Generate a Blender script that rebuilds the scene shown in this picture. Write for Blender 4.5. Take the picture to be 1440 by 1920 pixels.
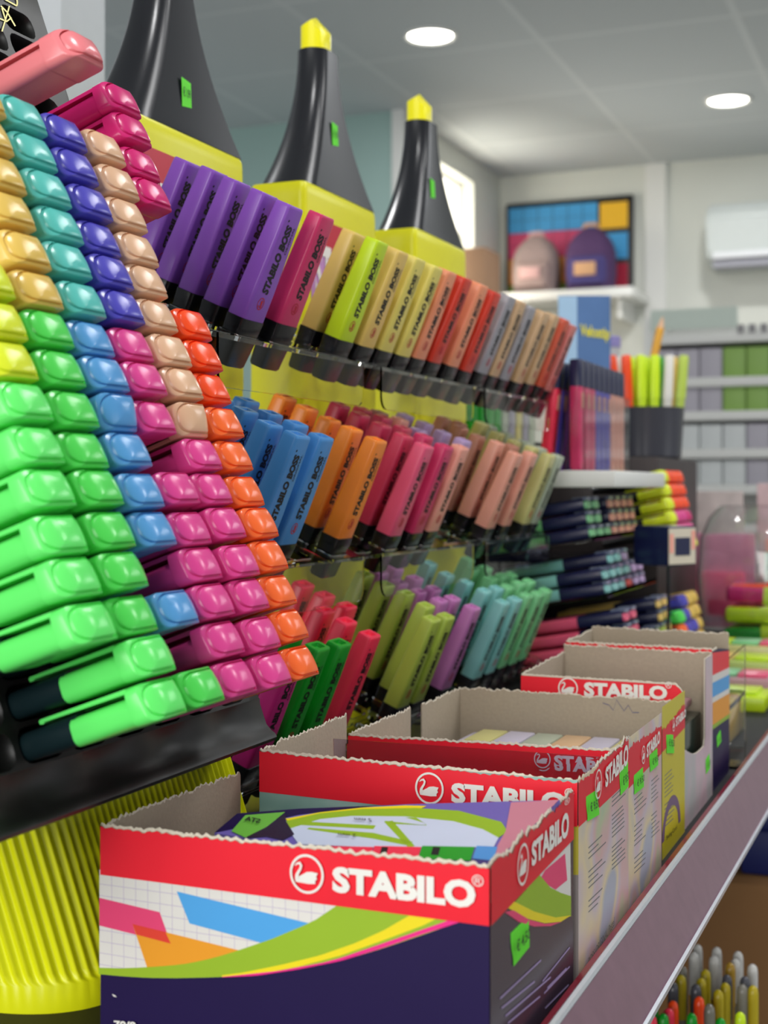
import bpy, bmesh, math, random
from mathutils import Vector, Matrix
random.seed(7)
for o in list(bpy.data.objects): bpy.data.objects.remove(o)
S = bpy.context.scene; COL = S.collection
UP = 1.25          # everything below is written relative to eye level, then raised to stand on the floor
# ---------------------------------------------------------------- camera, world, lights, exposure
TH = math.atan(1070/2600.); sn, cs = math.sin(TH), math.cos(TH)
cam = bpy.data.cameras.new('camera'); co = bpy.data.objects.new('camera', cam); COL.objects.link(co)
cam.sensor_fit = 'VERTICAL'; cam.sensor_height = 36; cam.sensor_width = 27; cam.lens = 48.75
cam.shift_y = -46/1920; cam.clip_start = .02; cam.clip_end = 60
co.rotation_euler = (math.pi/2, 0, TH)
cam.dof.use_dof = True; cam.dof.focus_distance = .70; cam.dof.aperture_fstop = 12.0
S.camera = co
w = bpy.data.worlds.new('shop_ambient'); S.world = w; w.use_nodes = True
w.node_tree.nodes['Background'].inputs[0].default_value = (.88, .94, 1, 1)
w.node_tree.nodes['Background'].inputs[1].default_value = .30
S.view_settings.view_transform = 'Standard'; S.view_settings.look = 'None'
S.view_settings.exposure = 0.25; S.view_settings.gamma = 1; S.view_settings.use_curve_mapping = False

def area(name, loc, size, sy, power, target, col=(1, 1, 1)):
    l = bpy.data.lights.new(name, 'AREA'); l.shape = 'RECTANGLE'; l.size = size; l.size_y = sy
    l.energy = power; l.color = col
    o = bpy.data.objects.new(name, l); COL.objects.link(o); o.location = loc
    o.rotation_euler = (Vector(target)-Vector(loc)).to_track_quat('-Z', 'Y').to_euler()
    return o
area('shopfront_daylight', (-.5, -2.6, .5), 2.6, 1.6, 80, (-.3, .6, -.1), (1, .99, .96))
area('aisle_sheen_fill', (3.4, 1.6, .35), 1.8, 1.3, 9, (-.3, .8, 0), (.95, .98, 1))  # added fill from the aisle side for sheen on cap ends, no window there
area('cap_reflection_fill', (1.5, 4.0, 1.37), 1.2, 1.2, 18, (1.5, 4.0, 0), (.96, .98, 1))  # added unseen source for the glossy cap ends to reflect
area('side_window_light', (-1.7, 5.3, .5), .5, .8, 8, (.4, 4.2, -.6), (1, .98, .92))
for (x, y) in ((.19, .3), (-1.4, 1.5), (1.3, 1.8)):   # further ceiling lamps over the aisle, out of view above the camera
    area('ceiling_lamp_light', (x, y, 1.36), .16, .16, 6.0, (x, y, 0))
area('side_fill_light', (.35, 1.6, 1.3), 1.2, .25, 8, (-.3, 1.2, 0))  # added overhead fill toward the displays, no fitting there

# ---------------------------------------------------------------- helpers
F = 2600.
def ray(px, py):
    l = (px-720)/F; return Vector((-sn+cs*l, cs+sn*l, (914-py)/F))
def onX(px, py, X): d = ray(px, py); return d*(X/d.x)
def onY(px, py, Y): d = ray(px, py); return d*(Y/d.y)
def onZ(px, py, Z): d = ray(px, py); return d*(Z/d.z)
def onP(px, py, o, n): d = ray(px, py); return d*(Vector(o).dot(n)/d.dot(n))
def lin(c):
    c = c/255.
    return c/12.92 if c <= .04045 else ((c+.055)/1.055)**2.4
def rgb(r, g, b): return (lin(r), lin(g), lin(b), 1)
MATS = {}
def mat(name, c, rough=.4, metal=0., spec=.5, noise=.04, scale=60, bump=0., emit=0., trans=0., ior=1.45, coat=0., sss=0.):
    if name in MATS: return MATS[name]
    m = bpy.data.materials.new(name); m.use_nodes = True; nt = m.node_tree; b = nt.nodes['Principled BSDF']
    col = rgb(*c); b.inputs['Roughness'].default_value = rough; b.inputs['Metallic'].default_value = metal
    b.inputs['Specular IOR Level'].default_value = spec; b.inputs['IOR'].default_value = ior
    b.inputs['Transmission Weight'].default_value = trans; b.inputs['Coat Weight'].default_value = coat
    b.inputs['Coat Roughness'].default_value = .12
    if sss: b.inputs['Subsurface Weight'].default_value = sss; b.inputs['Subsurface Radius'].default_value = (1, 1, 1); b.inputs['Subsurface Scale'].default_value = .004
    if emit: b.inputs['Emission Color'].default_value = col; b.inputs['Emission Strength'].default_value = emit
    if trans: b.inputs['Base Color'].default_value = col
    else:
        tc = nt.nodes.new('ShaderNodeTexCoord'); n = nt.nodes.new('ShaderNodeTexNoise'); n.inputs['Scale'].default_value = scale
        n.inputs['Detail'].default_value = 3
        nt.links.new(tc.outputs['Object'], n.inputs['Vector'])
        mx = nt.nodes.new('ShaderNodeMix'); mx.data_type = 'RGBA'
        mx.inputs[6].default_value = [v*(1-noise) for v in col[:3]]+[1]
        mx.inputs[7].default_value = [min(1, v*(1+noise)) for v in col[:3]]+[1]
        nt.links.new(n.outputs['Fac'], mx.inputs[0]); nt.links.new(mx.outputs[2], b.inputs['Base Color'])
        if bump:
            bp = nt.nodes.new('ShaderNodeBump'); bp.inputs['Strength'].default_value = bump; bp.inputs['Distance'].default_value = .001
            nt.links.new(n.outputs['Fac'], bp.inputs['Height']); nt.links.new(bp.outputs['Normal'], b.inputs['Normal'])
    MATS[name] = m; return m
def pl(c, rough=.3):            # coloured plastic
    return mat('plastic_%d_%d_%d_%d' % (*c, int(rough*100)), c, rough, noise=.03, sss=.0)
def marble(name, cols, scale=9., rough=.35):
    m = bpy.data.materials.new(name); m.use_nodes = True; nt = m.node_tree; b = nt.nodes['Principled BSDF']
    b.inputs['Roughness'].default_value = rough
    tc = nt.nodes.new('ShaderNodeTexCoord'); n = nt.nodes.new('ShaderNodeTexNoise'); n.inputs['Scale'].default_value = scale
    n.inputs['Detail'].default_value = 1.5; r = nt.nodes.new('ShaderNodeValToRGB')
    nt.links.new(tc.outputs['Object'], n.inputs['Vector']); nt.links.new(n.outputs['Fac'], r.inputs[0])
    el = r.color_ramp.elements
    for i, c in enumerate(cols):
        p = .3+.4*i/(len(cols)-1)
        e = el[i] if i < 2 else el.new(p)
        e.position = p; e.color = rgb(*c)
    nt.links.new(r.outputs[0], b.inputs['Base Color']); return m
BLACK = mat('black_plastic', (24, 24, 27), .22, noise=.1)
BLACKM = mat('black_satin', (30, 31, 34), .38, noise=.1)
TRAYM = mat('black_vacuum_formed_plastic', (28, 28, 27), .42, noise=.2, scale=30, bump=.08)
INK = mat('black_ink', (18, 16, 20), .5)
WHITEI = mat('white_ink', (238, 235, 228), .4)
REDC = mat('red_card', (238, 28, 48), .38, noise=.02, spec=.4)
CARD = mat('grey_cardboard', (176, 162, 142), .85, noise=.10, scale=500, bump=.15)
CARDT = mat('torn_card_fibre', (214, 204, 186), .95, noise=.2, scale=900, bump=.5)
STICK = mat('fluorescent_green_paper', (98, 226, 40), .55, noise=.03)
LIME = mat('lime_yellow_plastic', (228, 232, 18), .35, noise=.03)
YEL = mat('bright_yellow_plastic', (246, 236, 20), .3, noise=.02)
CLEAR = mat('clear_acrylic', (250, 252, 252), .03, trans=1., ior=1.42)
CLEARF = mat('clear_film', (253, 253, 253), .04, trans=1., ior=1.14)
LIPM = mat('thin_clear_plastic', (254, 254, 252), .02, trans=1., ior=1.12)
ALU = mat('brushed_aluminium', (226, 230, 238), .3, metal=.6, noise=.05, scale=200)
WHITE = mat('white_laminate', (226, 226, 222), .45, noise=.02)
NAVY = mat('navy_plastic', (26, 30, 68), .3, noise=.08)

def mk(name, bm, m, parent=None, loc=None, smooth=True, ang=35):
    me = bpy.data.meshes.new(name); bmesh.ops.recalc_face_normals(bm, faces=bm.faces[:]); bm.to_mesh(me); bm.free()
    if smooth:
        me.shade_smooth(); me.set_sharp_from_angle(angle=math.radians(ang))
    for x in (m if isinstance(m, (list, tuple)) else [m]): me.materials.append(x)
    o = bpy.data.objects.new(name, me); COL.objects.link(o)
    if parent: o.parent = parent
    if loc is not None: o.location = loc
    return o
def tag(o, label, cat, group=None, kind=None):
    o['label'] = label; o['category'] = cat
    if group: o['group'] = group
    if kind: o['kind'] = kind
    return o
def thing(name, label, cat, loc=(0, 0, 0), group=None, rot=(0, 0, 0)):
    o = bpy.data.objects.new(name, None); COL.objects.link(o); o.location = loc; o.rotation_euler = rot
    o.empty_display_size = .02
    return tag(o, label, cat, group)
def struct(o): o['kind'] = 'structure'; return o
def box(bm, x0, x1, y0, y1, z0, z1, bev=0., mi=0):
    ge = bmesh.ops.create_cube(bm, size=1, matrix=Matrix.Translation(((x0+x1)/2, (y0+y1)/2, (z0+z1)/2)) @ Matrix.Diagonal((x1-x0, y1-y0, z1-z0, 1)))
    fs = set(f for v in ge['verts'] for f in v.link_faces)
    for f in fs: f.material_index = mi
    if bev:
        es = list(set(e for v in ge['verts'] for e in v.link_edges))
        bmesh.ops.bevel(bm, geom=es, offset=bev, segments=2, affect='EDGES', profile=.5)
def bx(*a, **k):
    bm = bmesh.new(); box(bm, *a, **k); return bm
def rrect(w_, h_, r, n=4):
    r = min(r, w_/2*.999, h_/2*.999); P = []
    for i, (sx, sy) in enumerate(((1, 1), (-1, 1), (-1, -1), (1, -1))):
        for k in range(n+1):
            a = math.pi/2*(i+k/n)
            P.append((sx*(w_/2-r)+r*math.cos(a), sy*(h_/2-r)+r*math.sin(a)))
    return P
def loft(bm, secs, cap0=True, cap1=True, mi=0, n=4):
    """secs: (z, w_x, w_y, r, ox, oy)"""
    rings = []
    for (z, wx, wy, r, ox, oy) in secs:
        rings.append([bm.verts.new((ox+p[0], oy+p[1], z)) for p in rrect(wx, wy, r, n)])
    N = len(rings[0])
    for a, b in zip(rings, rings[1:]):
        for i in range(N):
            f = bm.faces.new((a[i], a[(i+1) % N], b[(i+1) % N], b[i])); f.material_index = mi
    if cap0: f = bm.faces.new(rings[0][::-1]); f.material_index = mi
    if cap1: f = bm.faces.new(rings[-1]); f.material_index = mi
    return rings
def cyl(bm, p0, p1, r0, r1=None, n=14, mi=0):
    p0, p1 = Vector(p0), Vector(p1); r1 = r0 if r1 is None else r1
    d = (p1-p0).normalized(); u = d.orthogonal().normalized(); v = d.cross(u)
    R = []
    for p, r in ((p0, r0), (p1, r1)):
        R.append([bm.verts.new(p+(u*math.cos(2*math.pi*i/n)+v*math.sin(2*math.pi*i/n))*r) for i in range(n)])
    for i in range(n):
        f = bm.faces.new((R[0][i], R[0][(i+1) % n], R[1][(i+1) % n], R[1][i])); f.material_index = mi
    for q in (R[0][::-1], R[1]):
        f = bm.faces.new(q); f.material_index = mi
def lathe(bm, prof, n=24, mi=0):
    rings = [[bm.verts.new((r*math.cos(2*math.pi*i/n), r*math.sin(2*math.pi*i/n), z)) for i in range(n)] for r, z in prof]
    for a, b in zip(rings, rings[1:]):
        for i in range(n):
            f = bm.faces.new((a[i], a[(i+1) % n], b[(i+1) % n], b[i])); f.material_index = mi
    return rings
def prism(bm, pts, d, mi=0):
    """pts: 3D loop, extruded by vector d"""
    a = [bm.verts.new(p) for p in pts]; b = [bm.verts.new(Vector(p)+Vector(d)) for p in pts]
    n = len(a)
    for i in range(n):
        f = bm.faces.new((a[i], a[(i+1) % n], b[(i+1) % n], b[i])); f.material_index = mi
    for q in (a[::-1], b): f = bm.faces.new(q); f.material_index = mi
def copy_tree(o, parent=None):
    c = o.copy(); COL.objects.link(c)
    if parent: c.parent = parent
    for ch in list(o.children): copy_tree(ch, c)
    return c
def setmat(o, m):
    s = o.material_slots[0]; s.link = 'OBJECT'; s.material = m
# flat printing: polygons laid on a plane, each a hair above the last
def art(name, parent, N, polys, off=.00015, step=.00006, org=None):
    bm = bmesh.new(); ms = []; N = Vector(N).normalized(); o = Vector(org) if org is not None else (parent.location if parent else Vector())
    i = -1; lastm = None
    for (pts, m) in polys:
        if m not in ms: ms.append(m)
        if m is not lastm or isinstance(pts[0], list): i += 1
        lastm = m
        for loop in (pts if isinstance(pts[0], list) else [pts]):
            vs = [bm.verts.new(Vector(p)-o+N*(off+step*i)) for p in loop]
            try: f = bm.faces.new(vs); f.material_index = ms.index(m)
            except ValueError: pass
    me = bpy.data.meshes.new(name)
    bmesh.ops.triangulate(bm, faces=bm.faces[:]); bm.to_mesh(me); bm.free()
    for m in ms: me.materials.append(m)
    ob = bpy.data.objects.new(name, me); COL.objects.link(ob)
    if parent: ob.parent = parent
    return ob
def ribbon(fn, up, lo, n=36):
    """strip of quads between two outlines given as (x, y) runs from left to right"""
    def at(run, x):
        for a, b in zip(run, run[1:]):
            if a[0] <= x <= b[0]: return a[1]+(b[1]-a[1])*(x-a[0])/max(1e-9, b[0]-a[0])
        return run[0][1] if x < run[0][0] else run[-1][1]
    x0, x1 = max(up[0][0], lo[0][0]), min(up[-1][0], lo[-1][0]); out = []
    for k in range(n):
        a, b = x0+(x1-x0)*k/n, x0+(x1-x0)*(k+1)/n
        q = fn((a, at(up, a)), (b, at(up, b)), (b, max(at(lo, b), at(up, b)+.01)), (a, max(at(lo, a), at(up, a)+.01))); out.append(list(q))
    return out
TXT = {}
def text_mesh(s, bold=.03, shear=0., lines=1.0):
    key = (s, bold, shear)
    if key in TXT: return TXT[key]
    cu = bpy.data.curves.new('t', 'FONT'); cu.body = s; cu.offset = bold; cu.shear = shear; cu.resolution_u = 3; cu.space_line = lines
    ob = bpy.data.objects.new('t', cu); COL.objects.link(ob); bpy.context.view_layer.update()
    dg = bpy.context.evaluated_depsgraph_get()
    me = bpy.data.meshes.new_from_object(ob.evaluated_get(dg))
    V = [v.co.copy() for v in me.vertices]; P = [tuple(p.vertices) for p in me.polygons]
    bpy.data.objects.remove(ob)
    x0 = min(v.x for v in V); x1 = max(v.x for v in V); y0 = min(v.y for v in V); y1 = max(v.y for v in V)
    V = [((v.x-x0)/(x1-x0), (v.y-y0)/(y1-y0)) for v in V]
    TXT[key] = (V, P, (x1-x0)/(y1-y0)); return TXT[key]
def lettering(name, s, parent, corners, m, N, bold=.03, off=.0006, shear=0., lines=1.0):
    """corners: bottom-left, bottom-right, top-right, top-left in the parent's own space"""
    V, P, _ = text_mesh(s, bold, shear, lines); a, b, c, d = [Vector(p) for p in corners]; N = Vector(N).normalized()*off
    me = bpy.data.meshes.new(name)
    me.from_pydata([(a*(1-u)*(1-v)+b*u*(1-v)+c*u*v+d*(1-u)*v+N)[:] for u, v in V], [], P); me.materials.append(m)
    o = bpy.data.objects.new(name, me); COL.objects.link(o)
    if parent: o.parent = parent
    return o
SWB = [(-.66, -.46), (-.70, -.28), (-.60, -.10), (-.42, -.14), (-.20, -.02), (0, .10), (.3, .14), (.66, .10), (.56, -.1), (.62, -.2), (.5, -.32), (.52, -.46), (.1, -.5)]
SWK = [(-.70, .38, .01), (-.56, .50, .05), (-.40, .54, .075), (-.31, .42, .07), (-.36, .24, .065), (-.48, .06, .075), (-.56, -.08, .09), (-.56, -.26, .12)]
def swan(name, parent, c, U, V, m, N, w_=.12, off=.0006, ground=None):
    """ring with a swimming swan; U, V = radius vectors, c in the parent's own space"""
    bm = bmesh.new(); c, U, V = Vector(c), Vector(U), Vector(V); N = Vector(N).normalized()*off; n = 32
    R = [[bm.verts.new(c+N+(U*math.cos(2*math.pi*i/n)+V*math.sin(2*math.pi*i/n))*r) for i in range(n)] for r in (1, 1-w_)]
    for i in range(n): bm.faces.new((R[0][i], R[0][(i+1) % n], R[1][(i+1) % n], R[1][i]))
    q = lambda x, y: bm.verts.new(c+N+U*x*.98+V*y*.98)
    ctr = (0, -.28)
    for a, b in zip(SWB, SWB[1:]+SWB[:1]): bm.faces.new((q(*ctr), q(*a), q(*b)))
    P = []
    for i_, (x, y, w2) in enumerate(SWK):
        a = SWK[max(0, i_-1)]; b = SWK[min(len(SWK)-1, i_+1)]; d = Vector((b[0]-a[0], b[1]-a[1])).normalized()
        P.append(((x-d.y*w2, y+d.x*w2), (x+d.y*w2, y-d.x*w2)))
    N = N*1.25
    for a, b in zip(P, P[1:]): bm.faces.new((q(*a[0]), q(*a[1]), q(*b[1]), q(*b[0])))
    me = bpy.data.meshes.new(name); bm.to_mesh(me); bm.free(); me.materials.append(m)
    o = bpy.data.objects.new(name, me); COL.objects.link(o); o.parent = parent; return o
def strip2(a, b, wv):
    a, b, wv = Vector(a), Vector(b), Vector(wv); return [a-wv, b-wv, b+wv, a+wv]
ORD = ['first', 'second', 'third', 'fourth', 'fifth', 'sixth', 'seventh', 'eighth', 'ninth', 'tenth', 'eleventh', 'twelfth', 'thirteenth',
       'fourteenth', 'fifteenth', 'sixteenth', 'seventeenth', 'eighteenth', 'nineteenth', 'twentieth']

# ---------------------------------------------------------------- the room
FZ, CZ = -1.25, 1.40
FLOORM = mat('floor_vinyl', (150, 148, 142), .4, noise=.06, scale=8)
WALLM = mat('wall_paint', (214, 216, 208), .7, noise=.02, scale=4)
TEAL = mat('pale_teal_paint', (158, 186, 180), .7, noise=.02, scale=4)
def ceilmat():
    m = bpy.data.materials.new('ceiling_tiles'); m.use_nodes = True; nt = m.node_tree; b = nt.nodes['Principled BSDF']
    b.inputs['Roughness'].default_value = .8
    tc = nt.nodes.new('ShaderNodeTexCoord'); br = nt.nodes.new('ShaderNodeTexBrick'); br.offset = 0; br.squash = 1
    br.inputs['Scale'].default_value = 1; br.inputs['Brick Width'].default_value = .6; br.inputs['Row Height'].default_value = .6
    br.inputs['Mortar Size'].default_value = .012; br.inputs['Mortar Smooth'].default_value = .2
    br.inputs['Color1'].default_value = rgb(190, 196, 198); br.inputs['Color2'].default_value = rgb(198, 204, 206); br.inputs['Mortar'].default_value = rgb(208, 213, 214)
    nt.links.new(tc.outputs['Object'], br.inputs['Vector']); nt.links.new(br.outputs['Color'], b.inputs['Base Color']); return m
struct(mk('floor', bx(-3, 4, -3.2, 6.3, FZ-.06, FZ), FLOORM, smooth=False))
struct(mk('ceiling', bx(-3, 4, -3.2, 6.3, CZ, CZ+.06), ceilmat(), smooth=False))
struct(mk('wall_far', bx(-2.2, 4, 6.0, 6.15, FZ, CZ), WALLM, smooth=False))
bm = bmesh.new()   # left wall with the window opening
box(bm, -2.05, -1.9, 4.8, 5.15, FZ, CZ); box(bm, -2.05, -1.9, 5.62, 6.0, FZ, CZ); box(bm, -2.05, -1.9, 5.15, 5.62, FZ, .55); box(bm, -2.05, -1.9, 5.15, 5.62, 1.30, CZ)
struct(mk('wall_left', bm, WALLM, smooth=False))
struct(mk('wall_back_left', bx(-3, -1.9, 4.78, 4.93, FZ, CZ), TEAL, smooth=False))
struct(mk('trim_1', bx(-1.93, -1.885, 4.765, 4.80, FZ, CZ), WHITE, smooth=False))
DAY = mat('daylight_pane', (255, 250, 236), .3, emit=5.)
o = struct(mk('window_1', bx(-2.04, -2.03, 5.15, 5.62, .55, 1.30), DAY, smooth=False))
bm = bmesh.new()
for (y0, y1, z0, z1) in ((5.15, 5.165, .55, 1.30), (5.605, 5.62, .55, 1.30), (5.165, 5.605, .55, .565), (5.165, 5.605, 1.285, 1.30)): box(bm, -2.02, -1.96, y0, y1, z0, z1)
struct(mk('window_2', bm, WHITE, smooth=False))
struct(mk('trim_2', bx(-1.24, -1.15, 5.985, 6.0, FZ, CZ), WHITE, smooth=False))
struct(mk('trim_3', bx(-.95, -.7485, 1.05, 1.12, FZ, CZ), mat('grey_white_paint', (190, 194, 198), .5), smooth=False))
# downlights
LAMP = mat('lit_diffuser', (255, 252, 240), .4, emit=7.)
for (px, py, lab) in ((807, 66, 'round recessed downlight glowing white, the nearer one above the small giant marker'),
                      (1365, 187, 'round recessed downlight glowing white, farther one at the right of the ceiling')):
    p = onZ(px, py, CZ)
    t = thing('ceiling_downlight', lab, 'ceiling light', (p.x, p.y, CZ), 'recessed downlights')
    bm = bmesh.new(); lathe(bm, [(.068, -.001), (.076, -.008), (.084, -.006), (.086, .0), (.068, .0)], 32); mk('trim_ring', bm, WHITE, t)
    bm = bmesh.new(); r = lathe(bm, [(.068, -.0005), (.067, -.004)], 32); bm.faces.new(r[1]); mk('diffuser', bm, LAMP, t)
    l = bpy.data.lights.new('downlight_lamp', 'AREA'); l.shape = 'DISK'; l.size = .12; l.energy = 7
    lo = bpy.data.objects.new('downlight_lamp', l); COL.objects.link(lo); lo.parent = t; lo.location = (0, 0, -.012)

# ---------------------------------------------------------------- the counter with its rail
SZ = -.221
cnt = thing('shop_counter', 'long shop counter with a black top carrying all the marker displays', 'counter', (-.45, .2, FZ))
def CL(x, y, z): return Vector((x+.45, y-.2, z-FZ))
def cbox(*a, **k):
    x0, x1, y0, y1, z0, z1 = a; return bx(x0+.45, x1+.45, y0-.2, y1-.2, z0-FZ, z1-FZ, **k)
mk('counter_top', cbox(-.80, -.1500, .2, 3.4, SZ-.02, SZ), mat('black_shelf_laminate', (20, 20, 22), .6, noise=.15, scale=20), cnt, smooth=False)
low_shelf = thing('lower_shelf', 'dark lower shelf under the counter edge, carrying gel pens and cartons', 'shelf', (-.45, .2, FZ))
mk('shelf_board', cbox(-.80, .12, .2, 3.4, -.66, -.635), mat('dark_shelf', (52, 48, 46), .5), low_shelf, smooth=False)
mk('plinth', cbox(-.80, .05, .2, 3.4, FZ, -.66), mat('dark_plinth', (40, 38, 38), .6), low_shelf, smooth=False)
mk('back_panel', cbox(-.82, -.80, .2, 3.4, FZ, SZ), mat('dark_plinth', (40, 38, 38), .6), cnt, smooth=False)
prl = thing('price_rail', 'mauve metal price rail running along the counter edge, bright bead on top', 'rail', (-.45, .2, FZ))
def rail(name, prof, m):
    bm = bmesh.new(); prism(bm, [CL(x, .2, z) for x, z in prof], (0, 3.2, 0)); mk(name, bm, m, prl, smooth=False)
rail('red_channel', [(-.1514, SZ+.0002), (-.1514, -.2122), (-.1472, -.2112), (-.1472, -.2130), (-.1508, -.2135), (-.1508, SZ+.0002)], mat('red_channel_plastic', (128, 14, 38), .25))
rail('rail_top_bead', [(-.1468, -.2125), (-.1468, -.2095), (-.1458, -.2085), (-.1440, -.2088), (-.1434, -.2105), (-.1445, -.2135)], ALU)
rail('label_face', [(-.1449, -.2125), (-.1437, -.2115), (-.1300, -.2420), (-.1312, -.2432)], mat('mauve_metal', (164, 126, 144), .32, metal=.75, noise=.12, scale=90))
rail('rail_bottom_bead', [(-.1312, -.2432), (-.1296, -.2412), (-.1282, -.2420), (-.1282, -.2445), (-.1300, -.2452)], ALU)

# ---------------------------------------------------------------- capped highlighters in the black tray
A = Vector((math.cos(math.radians(20)), 0, math.sin(math.radians(20)))); DN = Vector((.342, 0, -.94))
PEN_L = .063
ROT_P = (0, math.radians(70), 0)
def capped_parts():
    """local z points out of the tray, local -x is the clip side, y the wide side"""
    # cap
    bm = bmesh.new(); W = .0268
    secs = [(.0235, .0096, W-.003, .0036, .0016, 0), (.0240, .0110, W-.001, .004, .0016, 0), (.0505, .0112, W, .004, .0015, 0),
            (.0509, .0114, W, .0036, .0014, 0), (.0511, .0149, W, .0034, -.0002, 0), (.0518, .0150, W, .0034, -.0002, 0)]
    rings = loft(bm, secs, True, False, n=5)
    def hh(x, y): return .0576-.0026*max(0, (.0073-x)/.0146)**2.4+.0050*(1-abs(y/(W/2))**2.6)
    def ring(k, sc, dz):
        return [bm.verts.new((p[0]*sc-.0002, p[1]*sc, hh(p[0]*sc, p[1]*sc)+dz)) for p in rrect(.0150-2*k, W-2*k, .0034 if k < .0008 else .0050, 5)]
    last = rings[-1]; N = len(last)
    for k, sc, dz in ((0, 1, -.0006), (.00015, 1, -.0001), (.0004, 1, 0), (.0009, 1, 0), (.00098, 1, -.0011), (.0015, 1, -.0011), (.00158, 1, .0001), (.0018, 1, .0002), (.0018, .8, .0002), (.0018, .6, .0002), (.0018, .4, .0002), (.0018, .2, .0002)):
        r = ring(k, sc, dz)
        for i in range(N): bm.faces.new((last[i], last[(i+1) % N], r[(i+1) % N], r[i]))
        last = r
    bm.faces.new(last)
    cap = mk('cap', bm, pl((90, 90, 90)), ang=50)
    # barrel
    bm = bmesh.new(); loft(bm, [(-.030, .009, .018, .004, .0006, 0), (.0, .0112, .0232, .0048, .0006, 0), (.026, .0116, .0240, .005, .0006, 0)], n=5)
    bar = mk('barrel', bm, BLACKM)
    # clip
    bm = bmesh.new()
    pts = [(-.0076, .0105), (-.0076, .0528), (-.0058, .0528), (-.0062, .0125), (-.0056, .0115), (-.0058, .0100), (-.0070, .0098)]
    prism(bm, [(x, -.0105, z) for x, z in pts], (0, .021, 0))
    clip = mk('clip', bm, pl((90, 90, 90)))
    return cap, bar, clip
cap0, bar0, clip0 = capped_parts()
PROT = []
def place_capped(loc, rot, col, barcol, label, group, name='capped_highlighter', detail=True):
    r = thing(name, label, 'highlighter', loc, group, rot)
    for k, src in enumerate((cap0, bar0, clip0)):
        if not PROT or len(PROT) < 3: PROT.append(1); c = src
        else: c = src.copy(); COL.objects.link(c)
        c.parent = r; setmat(c, col if k != 1 else barcol)
    return r
GREEN = pl((84, 218, 88), .22); GREEN2 = pl((104, 240, 112), .22); TEALC = pl((92, 196, 186), .22); VIO = pl((82, 76, 186), .22); BEI = pl((228, 184, 148), .22)
MAG = pl((214, 40, 118), .22); PINK = pl((226, 70, 146), .22); BLU = pl((88, 156, 214), .22); ORA = pl((252, 110, 48), .22); ORR = pl((255, 80, 30), .22); OCH = pl((228, 190, 92), .22); LIM = pl((224, 236, 48), .22); SAL = pl((232, 128, 134), .22)
NM = {id(GREEN): 'green', id(GREEN2): 'bright green', id(TEALC): 'teal', id(VIO): 'violet', id(BEI): 'beige', id(MAG): 'magenta', id(PINK): 'pink',
      id(BLU): 'blue', id(ORA): 'orange', id(ORR): 'bright red-orange', id(OCH): 'ochre', id(LIM): 'lime yellow', id(SAL): 'salmon pink'}
GB = mat('dark_green_barrel', (22, 40, 44), .3)
cols = {0: [ORA]*8+[ORR]*3+[None]*3+[MAG]*4,
        1: [PINK]*7+[BEI]*9+[None, None],
        2: [PINK]*6+[None]+[PINK]*3+[VIO]*6+[None, SAL],
        3: [GREEN, None, BLU, None]+[BLU]*6+[TEALC]*6+[None, None],
        4: [GREEN2, GREEN2]+[GREEN]*8+[OCH]*6+[None, None],
        5: [None, None, GREEN2, GREEN2, GREEN2, GREEN2, GREEN2, GREEN2, LIM, LIM, LIM, None, None, None, None, None, None, None]}
COLW = ['rightmost column', 'second column from right', 'third column from right', 'fourth column from right', 'fifth column from right', 'leftmost column']
END0 = Vector((-.268, .566, -.077))
for c in range(6):
    for r, m in enumerate(cols[c]):
        if m is None: continue
        e = END0-DN*(.0165*r)+Vector((0, -.03*c, 0))
        e = e+Vector((0, random.uniform(-.0006, .0006), 0))+A*random.uniform(-.0012, .0012)
        if m is SAL: e = e+A*.020
        rot = [0, math.radians(70)+random.uniform(-.012, .012), random.uniform(-.012, .012)]
        if (c == 3 and r == 7) or (c == 1 and r == 7): rot = [0, math.radians(70-180), 0]; rot = None
        loc = e-A*PEN_L
        lab = '%s capped highlighter, black tray, %s row up, %s' % (NM[id(m)], ORD[r], COLW[c])
        p = place_capped(loc, ROT_P if rot is None else rot, m, GB if m in (GREEN, GREEN2) else BLACKM, lab, 'capped highlighters in the black tray')
        if m is SAL: p.scale = (1, 1, 1.55); p.location = e-A*PEN_L*1.55
        if rot is None:      # two of them sit with the clip turned to the underside
            p.rotation_euler = (Matrix.Rotation(math.radians(70), 4, 'Y') @ Matrix.Rotation(math.pi, 4, 'Z')).to_euler()
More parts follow.
